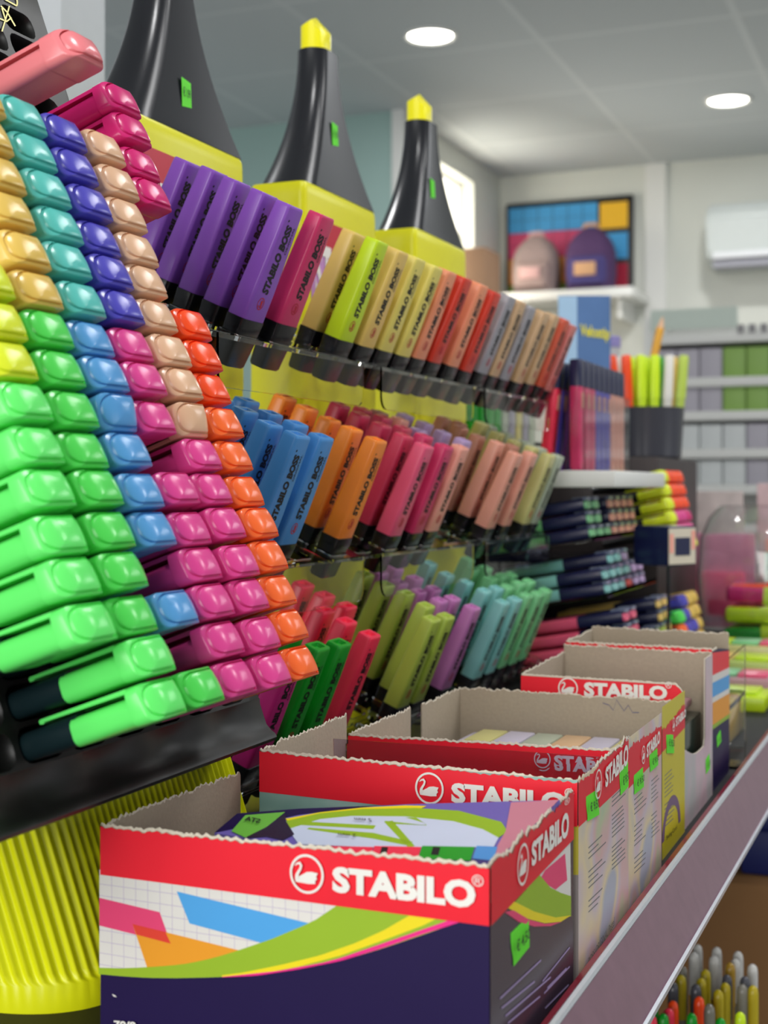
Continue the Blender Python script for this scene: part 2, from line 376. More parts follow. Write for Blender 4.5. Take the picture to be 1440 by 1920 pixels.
# the tray itself: plate with rounded wells
tr = thing('highlighter_tray', 'glossy black tray display with rows of wells holding capped highlighters, on ribbed base', 'display stand', (-.40, .46, SZ))
TO = END0-A*PEN_L       # centre of well (0,0)
YV = Vector((0, 1, 0)); UPV = -DN
def TP(u, v, n): return TO+YV*u+UPV*v+A*n-tr.location      # u along the counter, v up the tray
bm = bmesh.new(); NC, NR = 9, 23; PU, PV = .030, .0165
for ci in range(NC):
    for ri in range(NR):
        cu, cv = PU-PU*ci, PV*ri
        outer = []; sq = rrect(.0250, .0138, .0055, 3); n = len(sq)
        for (x, y) in sq:      # project rounded hole outward onto cell border
            k = min(PU/2/max(abs(x), 1e-6), PV/2/max(abs(y), 1e-6)); outer.append((x*k, y*k))
        R = [[bm.verts.new(TP(cu+x, cv+y, 0)) for x, y in outer]]
        for sc, d in ((1.06, 0), (1.0, -.0012), (.97, -.004), (.93, -.038)):
            R.append([bm.verts.new(TP(cu+x*sc, cv+y*sc, d)) for x, y in sq])
        # cell corners
        for a, b in zip(R, R[1:]):
            for i in range(n): bm.faces.new((a[i], a[(i+1) % n], b[(i+1) % n], b[i]))
        bm.faces.new(R[-1])
        for i in range(n):     # fill the corner triangles of the cell
            a, b = outer[i], outer[(i+1) % n]
            if abs(abs(a[0])-PU/2) > 1e-6 or abs(abs(b[1])-PV/2) > 1e-6:
                if abs(abs(b[0])-PU/2) > 1e-6 or abs(abs(a[1])-PV/2) > 1e-6: continue
            if abs(abs(a[0])-abs(b[0])) < 1e-6 or abs(abs(a[1])-abs(b[1])) < 1e-6: continue
            s = (math.copysign(PU/2, a[0]+b[0]), math.copysign(PV/2, a[1]+b[1]))
            bm.faces.new((R[0][i], R[0][(i+1) % n], bm.verts.new(TP(cu+s[0], cv+s[1], 0))))
u0, u1 = -PU*(NC-2)-PU/2, PU*1.5+.0115; v0, v1 = -PV/2, PV*(NR-1)+PV/2
def quad(a, b, c, d): bm.faces.new([bm.verts.new(p) for p in (a, b, c, d)])
quad(TP(PU*1.5, v0, 0), TP(u1, v0, 0), TP(u1, v1, 0), TP(PU*1.5, v1, 0))
quad(TP(u0, v1, 0), TP(u1, v1, 0), TP(u1, v1+.12, 0), TP(u0, v1+.12, 0))
# lower apron swelling into a rounded lip
prof = [(v0, 0), (v0-.003, -.0012), (v0-.008, -.0015), (v0-.0135, -.0008), (v0-.017, .0012), (v0-.019, .0028), (v0-.021, .0032), (v0-.0222, .0020), (v0-.0225, -.002), (v0-.0225, -.02)]
NS = 40; G = []
for (v, nn) in prof:
    G.append([bm.verts.new(TP(u0+(u1-u0)*i/NS, v, nn+(.0022*math.sin(i*.85)*math.exp(-((v-v0+.007)/.007)**2)))) for i in range(NS+1)])
for a, b in zip(G, G[1:]):
    for i in range(NS): bm.faces.new((a[i], a[i+1], b[i+1], b[i]))
# ends and back
for u in (u0, u1):
    loop = [TP(u, v, nn) for v, nn in prof]+[TP(u, v0-.0225, -.045), TP(u, v1+.12, -.045), TP(u, v1+.12, 0)]
    bm.faces.new([bm.verts.new(p) for p in loop])
quad(TP(u0, v0-.0225, -.045), TP(u1, v0-.0225, -.045), TP(u1, v1+.12, -.045), TP(u0, v1+.12, -.045))
quad(TP(u0, v0-.0225, -.045), TP(u1, v0-.0225, -.045), TP(u1, v0-.0225, -.02), TP(u0, v0-.0225, -.02))
bmesh.ops.remove_doubles(bm, verts=bm.verts[:], dist=.00005)
mk('well_plate', bm, TRAYM, tr, ang=40)
# gold script near the top of the plate
GOLD = mat('pale_gold_ink', (206, 196, 120), .35, metal=.3)
def TPx(px, py): p = onP(px, py, TO, A); return p+A*.0006
for k, ch in enumerate(((((-12, 18), (-6, 34), (8, 40)), ((2, 16), (10, 42), (20, 34)), ((16, 12), (14, 20), (2, 60)), ((0, 12), (12, 24), (27, 50))), (((8, 0), (30, 12), (31, 5), (28, -8)), ((-10, 2), (4, -2))))):
    bm = bmesh.new()
    for st in ch:
        for a, b in zip(st, st[1:]):
            d = Vector((b[0]-a[0], b[1]-a[1])).normalized(); q = Vector((-d.y, d.x))*1.3
            pts = [TPx(a[0]+q.x, a[1]+q.y), TPx(b[0]+q.x, b[1]+q.y), TPx(b[0]-q.x, b[1]-q.y), TPx(a[0]-q.x, a[1]-q.y)]
            bm.faces.new([bm.verts.new(p-tr.location) for p in pts])
    mk('gold_script', bm, GOLD, tr, smooth=False)
# ribbed yellow foot with a rounded near corner
path = [(-.336, .66), (-.336, .588), (-.336, .54), (-.336, .512), (-.339, .500), (-.347, .489), (-.360, .481), (-.376, .477), (-.44, .475), (-.48, .475)]
dense = []
for (a, b) in zip(path, path[1:]):
    n = max(1, int((Vector(b)-Vector(a)).length/.00055))
    for i in range(n): dense.append((a[0]+(b[0]-a[0])*i/n, a[1]+(b[1]-a[1])*i/n))
bm = bmesh.new(); s = 0; rows = [[], [], [], [], []]; pv = dense[0]; w_s = 14
sm = []
for i in range(len(dense)):
    q = dense[max(0, i-w_s):i+w_s+1]; sm.append((sum(a for a, b in q)/len(q), sum(b for a, b in q)/len(q)))
dense = sm
for i, p in enumerate(dense):
    s += math.hypot(p[0]-pv[0], p[1]-pv[1]); pv = p
    j = min(i+6, len(dense)-1); k = max(i-6, 0); t = Vector((dense[j][0]-dense[k][0], dense[j][1]-dense[k][1])).normalized(); nn = Vector((-t.y, t.x))
    if nn.x < 0 and abs(nn.x) > .5: nn = -nn
    if nn.y > 0 and abs(nn.y) > .6: nn = -nn
    rib = .0011*math.sin(2*math.pi*s/.0050)
    for q, (z, lean, rr) in enumerate(((SZ, .002, 0), (SZ+.012, .0026, 0), (SZ+.0135, .0005, .4), (SZ+.017, -.001, 1), (-.105, -.026, 1))):
        ly = -.014*(z-SZ)/.1
        rows[q].append(bm.verts.new(Vector((p[0]+nn.x*rib*rr+lean, p[1]+nn.y*rib*rr+ly, z))-tr.location))
for a, b in zip(rows, rows[1:]):
    for i in range(len(a)-1): bm.faces.new((a[i], a[i+1], b[i+1], b[i]))
mk('ribbed_base', bm, LIME, tr, ang=60)
mk('stand_back', bx(-.075, -.045, -.10, .12, 0, .30), BLACKM, tr, smooth=False)

# ---------------------------------------------------------------- tapered markers standing cap-down on the clear shelves
LEAN = math.radians(24); PD = Vector((math.sin(LEAN), 0, math.cos(LEAN))); PB = Vector((-math.cos(LEAN), 0, math.sin(LEAN)))
TOPL = .081
def marker_parts():
    bm = bmesh.new()
    secs = [(.0095, .0120, .0240, .0022, 0, 0), (.0110, .0128, .0252, .0024, 0, 0), (.030, .0126, .0246, .0023, 0, 0), (.060, .0116, .0218, .0021, 0, 0),
            (.0790, .0106, .0196, .0020, 0, 0), (.0806, .0101, .0190, .0020, 0, 0), (.0812, .0092, .0180, .0018, 0, 0),
            (.0812, .0056, .0108, .001, 0, 0), (.0790, .0046, .0092, .001, 0, 0)]
    loft(bm, secs, n=3); body = mk('body', bm, pl((90, 90, 90)), ang=40)
    bm = bmesh.new()
    loft(bm, [(-.0195, .0095, .0200, .002, 0, 0), (-.0180, .0112, .0222, .0022, 0, 0), (.0085, .0136, .0262, .0026, 0, 0), (.0105, .0138, .0265, .0026, 0, 0), (.0108, .012, .0245, .002, 0, 0)], n=3)
    cap = mk('cap', bm, BLACK, ang=40)
    X = .0064
    def q(y0, y1, z0, z1):   # reading upward, letter tops toward -y
        return [(X, y1, z0), (X*.9+.0001, y1*.92, z1), (X*.9+.0001, y0*.92, z1), (X, y0, z0)]
    V, P, _ = text_mesh('STABILO BOSS', .055, .2)
    me = bpy.data.meshes.new('lettering'); vs = []; fs = []
    def add(V, P, y0, y1, z0, z1):
        a, b, c, d = [Vector(p) for p in q(y0, y1, z0, z1)]; k = len(vs)
        for u, v in V: p = a*(1-u)*(1-v)+b*u*(1-v)+c*u*v+d*(1-u)*v; 
        for u, v in V:
            p = a*(1-u)*(1-v)+b*u*(1-v)+c*u*v+d*(1-u)*v
            zz = p.z; halfx = .0063 if zz < .030 else (.0063-(.0005)*(zz-.03)/.03 if zz < .06 else .0058-.0005*(zz-.06)/.019)
            p.x = halfx+.00018; vs.append(p[:])
        for f in P: fs.append(tuple(i+k for i in f))
    add(V, P, -.0050, .0030, .0275, .070)
    V, P, _ = text_mesh('ORIGINAL', .01); add(V, P, .0043, .0066, .053, .070)
    n = 12; add([(.5+.5*math.cos(2*math.pi*i/n), .5+.5*math.sin(2*math.pi*i/n)) for i in range(n)], [tuple(range(n))], -.0052, -.0036, .0715, .073)
    me.from_pydata(vs, [], fs); me.materials.append(INK)
    let = bpy.data.objects.new('lettering', me); COL.objects.link(let)
    tmp = bpy.data.objects.new('tmp', None); COL.objects.link(tmp)
    lg = swan('swan_logo', tmp, (.0063, -.0008, .0215), (0, 0, .0038), (0, -.0038, 0), mat('dark_red_ink', (190, 30, 50), .5), (1, 0, 0), .16, .0002)
    bpy.data.objects.remove(tmp)
    return body, cap, let, lg
MP = list(marker_parts()); MUSED = [False]
def place_marker(loc, col, label, group, rot=(0, LEAN, 0), name='marker', letters=True):
    r = thing(name, label, 'marker', loc, group, rot)
    for k, src in enumerate(MP):
        if not letters and k > 1: continue
        if not MUSED[0]: c = src
        else: c = src.copy(); COL.objects.link(c)
        c.parent = r
        if k == 0: setmat(c, col)
    MUSED[0] = True
    return r
PUR = pl((146, 88, 196)); ROS = pl((216, 56, 108)); LM = pl((206, 236, 34)); OC = pl((240, 204, 112)); YP = pl((240, 224, 114)); PEA = pl((250, 158, 118)); RD = pl((224, 62, 42))
GRY = pl((166, 164, 172)); BG = pl((218, 180, 138)); OR2 = pl((222, 92, 64)); PK2 = pl((222, 130, 124)); BL = pl((78, 150, 218)); OG = pl((255, 142, 50)); DPK = pl((214, 62, 98))
HPK = pl((240, 94, 132)); PCH = pl((246, 168, 150)); LIL = pl((188, 160, 206)); MAU = pl((176, 112, 120)); SLM = pl((238, 166, 144)); BRN = pl((192, 130, 108)); OLV = pl((208, 202, 132)); SAGE = pl((178, 188, 166))
GRN = pl((22, 158, 42)); RED = pl((252, 54, 86)); MG2 = pl((200, 40, 128)); CH = pl((182, 204, 84)); LV = pl((200, 124, 188)); AQ = pl((138, 204, 200)); MT = pl((130, 208, 146))
CN = {id(PUR): 'purple', id(ROS): 'rose red', id(LM): 'neon lime', id(OC): 'ochre', id(YP): 'pale yellow', id(PEA): 'peach', id(RD): 'red', id(GRY): 'grey', id(BG): 'beige', id(OR2): 'burnt orange',
      id(PK2): 'dusty pink', id(BL): 'blue', id(OG): 'orange', id(DPK): 'deep pink', id(HPK): 'hot pink', id(PCH): 'pale peach', id(LIL): 'lilac', id(MAU): 'mauve', id(SLM): 'salmon', id(BRN): 'brown',
      id(OLV): 'khaki', id(SAGE): 'sage green', id(GRN): 'green', id(RED): 'red', id(MG2): 'magenta', id(CH): 'chartreuse', id(LV): 'lavender pink', id(AQ): 'aqua', id(MT): 'mint green'}
XF = -.38; D0 = .012; DP = .0185
TIERS = {'top': (.0865, [(543, [PUR]*5), (603, [ROS]), (708, [LM, OC]), (746, [OC, OC]), (780, [YP, YP]), (812, [YP, OC]), (840, [PEA]), (868, [RD, RD]), (900, [PEA]), (926, [RD]), (953, [GRY, GRY]), (973, [BG]),
                        (993, [GRY]), (1017, [BG]), (1037, [BG]), (1056, [OR2]), (1071, [PK2])]),
         'middle': (-.0475, [(557, [BL]*4), (603, [BL]*4), (705, [OG]*5), (797, [DPK if k else HPK for k in range(5)]), (835, [ROS, ROS, DPK, DPK, DPK]), (863, [PCH, None, LIL, PCH, MAU]), (905, [None, LIL, LIL, LIL, LIL]),
                            (967, [SLM, SLM, BRN, BRN, BRN]), (995, [SLM, BRN, None, None, BRN]), (1030, [OLV, OLV, OLV, OLV, OLV]), (1046, [SAGE]*5)]),
         'bottom': (-.176, [(548, [MG2, MG2]), (594, [GRN]*3), (640, [GRN]), (694, [RED]*3), (735, [None, None, RED, RED, RED]), (810, [CH]), (838, [CH]*5), (861, [None, LV, LV, LV, LV]), (886, [LV]*5), (943, [AQ]*5), (966, [AQ, AQ]), (987, [MT]*4), (1007, [MT]*5), (1024, [MT]*3)])}
COLY = {}
for tn, (zt, cl) in TIERS.items():
    ys = []
    xt = XF-D0*math.cos(LEAN)+TOPL*math.sin(LEAN)
    for ci, (px, lst) in enumerate(cl):
        zz = zt+.087
        y = onX(px, 914-2600*0, xt).y
        if ys and y-ys[-1] < .0285: y = ys[-1]+.0285
        ys.append(y)
        for r, m in enumerate(lst):
            if m is None: continue
            h = Vector((XF, y, zt))+PB*(D0+DP*r)
            jit = random.uniform(-.001, .0015)
            place_marker(h+PD*jit, m, '%s tapered marker, %s clear shelf, %s column from near end, %s from front' % (CN[id(m)], tn, ORD[ci], ORD[r]),
                         'tapered markers on the clear shelves', (random.uniform(-.01, .01), LEAN+random.uniform(-.008, .008), 0))
    COLY[tn] = ys

# giant marker display stands, each carrying three clear shelves
def plate_mesh(root, zt, ya, yb, cols_, rows=5):
    """clear shelf with wells where the markers stand"""
    bm = bmesh.new(); H = .0028
    ys = sorted(y for y in cols_ if ya+.0142 < y < yb-.0142)
    full = []; edge = ya
    for y in ys+[None]:
        lim = (y-.0143) if y is not None else yb
        while lim-edge > .030: full.append(edge+.015); edge += .030
        if y is not None: full.append(y); edge = y+.0143
    b = [ya]
    for p, q in zip(full, full[1:]): b.append((p+q)/2)
    b.append(yb)
    def PT(y, d, h): return Vector((XF, y, zt))+PB*d+PD*h-root.location
    depth = D0+DP*4+.0098
    sq = rrect(.0148, .0272, .0026, 2); n = len(sq)
    for k, y in enumerate(full):
        for r in range(rows):
            d = D0+DP*r; d0 = 0 if r == 0 else d-DP/2; d1 = depth if r == rows-1 else d+DP/2
            y0, y1 = b[k], b[k+1]; loops = []
            for h in (0, -H):
                outer = []
                for (a, c) in sq:
                    kk = min(((d1-d) if a > 0 else (d-d0))/max(abs(a), 1e-7), ((y1-y) if c > 0 else (y-y0))/max(abs(c), 1e-7)); outer.append((a*kk, c*kk))
                O = [bm.verts.new(PT(y+c, d+a, h)) for a, c in outer]; I = [bm.verts.new(PT(y+c, d+a, h)) for a, c in sq]
                for i in range(n): bm.faces.new((O[i], O[(i+1) % n], I[(i+1) % n], I[i]))
                for i in range(n):
                    a, c = outer[i], outer[(i+1) % n]
                    on = lambda p: (abs(p[0]-(d1-d)) < 1e-6 or abs(p[0]+(d-d0)) < 1e-6, abs(p[1]-(y1-y)) < 1e-6 or abs(p[1]+(y-y0)) < 1e-6)
                    A_, B_ = on(a), on(c)
                    if (A_[0] and B_[0] and abs(a[0]-c[0]) < 1e-6) or (A_[1] and B_[1] and abs(a[1]-c[1]) < 1e-6): continue
                    cx = (d1-d) if (a[0]+c[0]) > 0 else -(d-d0); cy = (y1-y) if (a[1]+c[1]) > 0 else -(y-y0)
                    bm.faces.new((O[i], O[(i+1) % n], bm.verts.new(PT(y+cy, d+cx, h))))
                loops.append(I)
            for i in range(n): bm.faces.new((loops[0][i], loops[0][(i+1) % n], loops[1][(i+1) % n], loops[1][i]))
    def qd(*p): bm.faces.new([bm.verts.new(v) for v in p])
    qd(PT(ya, 0, 0), PT(yb, 0, 0), PT(yb, 0, -H), PT(ya, 0, -H)); qd(PT(ya, depth, 0), PT(yb, depth, 0), PT(yb, depth, -H), PT(ya, depth, -H))
    qd(PT(ya, 0, 0), PT(ya, depth, 0), PT(ya, depth, -H), PT(ya, 0, -H)); qd(PT(yb, 0, 0), PT(yb, depth, 0), PT(yb, depth, -H), PT(yb, 0, -H))
    bmesh.ops.remove_doubles(bm, verts=bm.verts[:], dist=.00008)
    s = mk('clear_shelf', bm, CLEAR, root, smooth=False)
    # hanging front lip with rounded lower corners
    bm = bmesh.new(); y0, y1 = ya+.03, yb-.002; hh = .030; rr = .009; pts = [(y0, 0), (y1, 0)]
    for k in range(5): a = -math.pi/2*k/4; pts.append((y1-rr+rr*math.cos(a), -hh+rr+rr*math.sin(a)))
    for k in range(5): a = -math.pi/2-math.pi/2*k/4; pts.append((y0+rr+rr*math.cos(a), -hh+rr+rr*math.sin(a)))
    prism(bm, [Vector((XF+.0012, y, zt-.0005+z))-root.location for y, z in pts], (.0016, 0, 0)); mk('front_lip', bm, LIPM, s, smooth=False)
PURI = mat('violet_print', (196, 140, 200), .4); DRED = mat('deep_red_print', (196, 24, 52), .35)
GI = [(.811, .646, .882, 'largest giant black-necked yellow marker stand, nearest the camera, with clear marker shelves'),
      (1.057, .883, 1.118, 'middle giant black-necked yellow marker stand with clear marker shelves below it'),
      (1.301, 1.119, 1.354, 'farthest giant black-necked yellow marker stand with clear shelves of pastel markers')]
for gi, (yc, ya, yb, lab) in enumerate(GI):
    BT = .2352+(0, .007, .012)[gi]
    g = thing('giant_marker_stand', lab, 'display stand', (-.497, yc, SZ), 'giant marker display stands')
    z = lambda v: v-SZ
    WX, WY = .05, .148
    bm = bmesh.new()
    loft(bm, [(0, WX, WY, .004, 0, 0), (z(BT-.010), WX, WY, .006, 0, 0), (z(BT-.003), WX-.0005, WY-.001, .006, 0, 0), (z(BT-.0005), WX-.0025, WY-.003, .006, 0, 0), (z(BT), WX-.005, WY-.006, .005, 0, 0)], n=4)
    mk('body', bm, mat('display_yellow_plastic', (228, 224, 20), .32, noise=.03), g, ang=30)
    # black flared neck: concave profile
    bm = bmesh.new(); rings = []      # one side of the neck is rounded, the broad flank is flat
    for k in range(25):
        t = k/24.; zz = BT+(.3655-BT)*t; fl = (1-t)**1.9; tx = .027+(.0475-.027)*fl; ty = .034+(.1445-.034)*fl; d = tx*.50
        pts = [(tx/2, ty/2-.002), (tx/2-.002, ty/2), (-tx/2+.002, ty/2), (-tx/2, ty/2-.002)]
        pts += [(-tx/2*math.cos(a), -ty/2+d-d*math.sin(a)) for a in [math.pi*m/16 for m in range(17)]]
        rings.append([bm.verts.new((x, y, z(zz))) for x, y in pts])
    for a, b in zip(rings, rings[1:]):
        for m in range(len(a)): bm.faces.new((a[m], a[(m+1) % len(a)], b[(m+1) % len(a)], b[m]))
    bm.faces.new(rings[0][::-1]); bm.faces.new(rings[-1])
    mk('neck', bm, mat('black_neck', (30, 31, 36), .24, noise=.05), g, ang=28)
    bm = bmesh.new()
    R = loft(bm, [(z(.362), .0225, .0300, .0105, 0, 0), (z(.370), .0220, .0290, .0105, 0, 0), (z(.381), .0220, .0290, .0105, 0, 0)], n=7)
    bmesh.ops.delete(bm, geom=[f for f in bm.faces if all(v in R[-1] for v in f.verts)], context='FACES_ONLY')
    pk = bm.verts.new((0, 0, z(.395)))
    for v in R[-1]:
        uu = (.925*v.co.x+.38*v.co.y)/.014; vv = (.381*v.co.x-.925*v.co.y)/.014
        v.co.z = z(.395)-.0085*max(0, -uu)-.015*max(0, uu)-.011*max(0, vv)*(1 if uu > -.15 else .35)
    for m in range(len(R[-1])): bm.faces.new((R[-1][m], R[-1][(m+1) % len(R[-1])], pk))
    mk('tip', bm, YEL, g, ang=40)
    # printed label
    y0, y1 = yc-WY/2+.012, yc+WY/2-.010; X = -.497+WX/2
    lb = art('label', g, (1, 0, 0), [([(X, y0, .13), (X, y1, .13), (X, y1, .216), (X, y0, .216)], DRED), ([(X, y0, .13), (X, y0+.052, .13), (X, y0+.052, .19), (X, y0, .188)], PURI)], .0003, .0002)
    lettering('lettering', 'STABILO', lb, [Vector((X, y0+.006, .150))-g.location, Vector((X, y1-.012, .150))-g.location, Vector((X, y1-.012, .196))-g.location, Vector((X, y0+.006, .196))-g.location], WHITEI, (1, 0, 0), .03, .001)
    # price sticker on the neck flank
    nx = -.497+.0135
    pp = onX(*[(339, 178), (625, 254), (808, 355)][gi], -.481); yy, zz = pp.y, pp.z
    t_ = (zz-BT)/(.3655-BT); hx = (.027+.0205*(1-t_)**1.9)/2
    st = [(hx+.0012, yy-yc-.0075, z(zz-.010)), (hx+.0006, yy-yc+.0060, z(zz-.008)), (hx-.0004, yy-yc+.0066, z(zz+.009)), (hx+.0002, yy-yc-.0066, z(zz+.010))]
    so = art('price_sticker', g, (1, 0, .1), [([Vector(p)+g.location for p in st], STICK)], .0004)
    if gi < 2:
        a, b, c, d = [Vector(p) for p in st]; L = lambda u, v: a*(1-u)*(1-v)+b*u*(1-v)+c*u*v+d*(1-u)*v
        lettering('price_lettering', '€ 1,99', so, [L(.12, .3), L(.88, .3), L(.88, .7), L(.12, .7)], INK, (1, 0, .1), .005, .0009)
    mk('foot', bx(-.012+.025, .115, ya-yc+.006, yb-yc-.006, 0, .018, bev=.004), BLACK, g)
    for tn in TIERS: plate_mesh(g, TIERS[tn][0], ya, yb, COLY[tn])
# ---------------------------------------------------------------- torn display boxes along the counter edge
def jag(n, amp=.0011, teeth=0):
    v = 0; out = []
    for i in range(n+1):
        v = v*.72+random.uniform(-amp, amp)*.6; out.append(v+(teeth if (i % 4 in (0, 1)) else 0))
    return out
def wall_panel(name, box_, P, zt, along, thick, step=.0011, amp=.001, teeth=.0007, prof=None, flat=False):
    """P(s) -> base point of the outer face, s in metres 0..along; thick = inward vector; zt = (z at 0, z at end)"""
    n = max(6, int(along/step)); j = jag(n, amp, teeth); top = []
    for i in range(n+1):
        s = along*i/n; z = zt[0]+(zt[1]-zt[0])*i/n
        if prof: z = prof(s/along)
        top.append((s, z if flat else z+j[i]))
    bm = bmesh.new(); inn = Vector(thick); ba = box_.location; T = []
    for s, z in top:
        o = P(s); a = bm.verts.new(Vector((o.x, o.y, SZ))-ba); b = bm.verts.new(Vector((o.x, o.y, z-.0007))-ba)
        c = bm.verts.new(Vector((o.x, o.y, z+random.uniform(0, .0008)))-ba+inn*.5)
        d = bm.verts.new(Vector((o.x, o.y, z-.0003+random.uniform(-.0004, .0004)))-ba+inn); e = bm.verts.new(Vector((o.x, o.y, SZ))-ba+inn)
        T.append((a, b, c, d, e))
    for p, q in zip(T, T[1:]):
        for k in range(4):
            f = bm.faces.new((p[k], q[k], q[k+1], p[k+1])); f.material_index = 1 if k in (1, 2) else 0
        bm.faces.new((p[4], q[4], q[0], p[0]))
    bm.faces.new(T[0][::-1]); bm.faces.new(T[-1])
    o = mk(name, bm, [CARD, CARDT], box_, smooth=False)
    return o, top
def torn_box(label, x0, x1, y0, y1, front=None, right=None, left=None, back=None, profs={}, th=.0009):
    b = thing('display_box', label, 'cardboard box', ((x0+x1)/2, (y0+y1)/2, SZ), 'torn red topped display boxes')
    g = {}
    if front: g['front'] = wall_panel('front_panel', b, lambda s: Vector((x0+s, y0, 0)), front, x1-x0, (0, th, 0), amp=.0005, teeth=.0004, prof=profs.get('front'), flat='front' in profs)
    if right: g['right'] = wall_panel('side_panel', b, lambda s: Vector((x1, y0+s, 0)), right, y1-y0, (-th, 0, 0), amp=.0016, teeth=0, prof=profs.get('right'), flat='right' in profs)
    if left: g['left'] = wall_panel('side_panel', b, lambda s: Vector((x0, y0+s, 0)), left, y1-y0, (th, 0, 0), teeth=.0004)
    if back: g['back'] = wall_panel('back_panel', b, lambda s: Vector((x0+s, y1, 0)), back, x1-x0, (0, -th, 0), teeth=.0003)
    mk('base_panel', bx(x0+.001-b.location.x, x1-.001-b.location.x, y0+.001-b.location.y, y1-.001-b.location.y, .0002, .0012), CARD, b, smooth=False)
    return b, g
def band(top, P, zb, drop=.0009):
    """polygon from the torn top line down to zb = (z0, z1)"""
    L = top[-1][0]; out = []
    for (s, z), (s2, z2) in zip(top, top[1:]):
        a, b = P(s), P(s2)
        out.append([Vector((a.x, a.y, z-drop)), Vector((b.x, b.y, z2-drop)), Vector((b.x, b.y, min(z2-drop-.00001, zb[0]+(zb[1]-zb[0])*s2/L))), Vector((a.x, a.y, min(z-drop-.00001, zb[0]+(zb[1]-zb[0])*s/L)))])
    return out
def corners(fn, plane, *px): return [fn(x, y, plane) for x, y in px]
def loc4(b, pts): return [p-b.location for p in pts]
REDS = mat('red_card_shaded', (226, 26, 46), .38, noise=.02, spec=.4)  # same red card as the fronts, side shade mixed into its colour
GRID = mat('lilac_grid_ink', (170, 150, 196), .5); PAPER = mat('white_print', (226, 222, 216), .45, noise=.01)
NAVYP = mat('dark_violet_print', (28, 13, 66), .42, noise=.05, spec=.3); GRP = mat('leaf_green_print', (150, 184, 36), .4, noise=.02); YP_ = mat('yellow_print', (240, 218, 20), .4, noise=.02)
MGP = mat('magenta_print', (238, 36, 136), .4, noise=.02); BLP = mat('sky_blue_print', (78, 164, 228), .4, noise=.02); ORP = mat('orange_print', (236, 156, 34), .4, noise=.02)
PKP = mat('rose_print', (232, 66, 116), .4, noise=.02); REP = mat('warm_red_print', (226, 62, 44), .4)
SIDEP = mat('sheen_greyed_print', (64, 52, 66), .25, noise=.05)  # navy side print, grazing sheen put into the colour as grey
def sticker(b, plane, pxs, txt='€ 9,50', fold=.0012):
    pts = corners(onX, plane, *pxs)      # bl, br, tr, tl
    pts = [p+Vector((.0004, 0, 0)) for p in pts]; mid = (pts[0]+pts[1])/2; mt = (pts[2]+pts[3])/2; L = []
    bm = bmesh.new(); a, b1, c, d = pts; rows = []
    for k in range(5):
        v = k/4; l = a.lerp(d, v); r = b1.lerp(c, v); wob = .0005*math.sin(v*7)
        rows.append([bm.verts.new(l.lerp(r, u)+Vector((fold*(.2+u*.3)*(1-v), wob, 0))-b.location) for u in (0, .5, 1)])
    for p, q in zip(rows, rows[1:]):
        for i in range(2): bm.faces.new((p[i], p[i+1], q[i+1], q[i]))
    s = mk('price_sticker', bm, STICK, b, smooth=True)
    f = lambda u, v: a.lerp(b1, u).lerp(d.lerp(c, u), v)-b.location+Vector((fold*.6, 0, 0))
    lettering('price_lettering', txt, s, [f(.1, .3), f(.9, .3), f(.9, .72), f(.1, .72)], INK, (1, 0, 0), .01, .0006)
def side_logo(b, panel, plane, circ, rad, text, bold=.045, reg=None):
    c = onX(circ[0], circ[1], plane); tp = onX(circ[0], circ[1]-rad, plane); r = (tp-c).length
    sw = swan('swan_logo', b, c-b.location, (0, r*.93, 0), (0, 0, r), WHITEI, (1, 0, 0), .13, .0011)
    lettering('logo_lettering', 'STABILO', b, loc4(b, corners(onX, plane, *text)), WHITEI, (1, 0, 0), bold, .0011)
    if reg: q = corners(onX, plane, *reg); lettering('registered_mark', '®', b, loc4(b, q), WHITEI, (1, 0, 0), .0, .0011)
XR = -.155
# --- box one
Y1 = .477
fl, fr = onY(189, 1547, Y1), onY(918, 1624, Y1); BX0 = fl.x; BX1 = fr.x
rb = onX(1071, 1482, BX1); lb_ = onX(443, 1440, BX0)
b, g = torn_box('nearest display box, torn open, red band over a swooping green, yellow and violet front', BX0, BX1, Y1, .5945,
                front=(fl.z, fr.z), right=(fr.z, onX(1071, 1482, BX1).z), left=(fl.z, fl.z-.001))
Pf = lambda s: Vector((BX0+s, Y1, 0))
def fpx(*pts): return [onY(x, y, Y1) for x, y in pts]
grn_up = [(186, 1814), (230, 1815), (277, 1813), (320, 1810), (354, 1806), (400, 1796), (440, 1784), (510, 1760), (588, 1727), (634, 1696), (660, 1675)]
low = [(186, 1826), (230, 1830), (277, 1833), (330, 1833.5), (401, 1832), (456, 1829), (530, 1820), (607, 1806), (660, 1795), (720, 1777), (800, 1750), (858, 1729), (918, 1705)]
yel_up = [(401, 1830), (456, 1823), (530, 1808), (600, 1791), (666, 1768), (720, 1744), (768, 1716), (840, 1680)]
yel_lo = [(870, 1698), (819, 1722), (796, 1734), (718, 1763), (640, 1791), (560, 1812), (480, 1827), (417, 1831)]
mag_up = [(417, 1831), (520, 1820), (607, 1804), (640, 1795), (718, 1768), (796, 1741), (850, 1722), (900, 1700)]
mag_lo = [(918, 1705), (858, 1730), (796, 1750), (718, 1777), (640, 1801), (560, 1817), (480, 1829), (417, 1832)]
polys = [([Vector((BX0, Y1, SZ)), Vector((BX1, Y1, SZ)), Vector((BX1, Y1, -.14)), Vector((BX0, Y1, -.14))], NAVYP),
         (fpx((187, 1630), (700, 1690), (650, 1712), (588, 1729), (510, 1762), (440, 1786), (354, 1808), (277, 1815), (187, 1820)), PAPER)]
def grn_y(x):
    for a, c in zip(grn_up, grn_up[1:]):
        if a[0] <= x <= c[0]: return a[1]+(c[1]-a[1])*(x-a[0])/(c[0]-a[0])
    return 1814
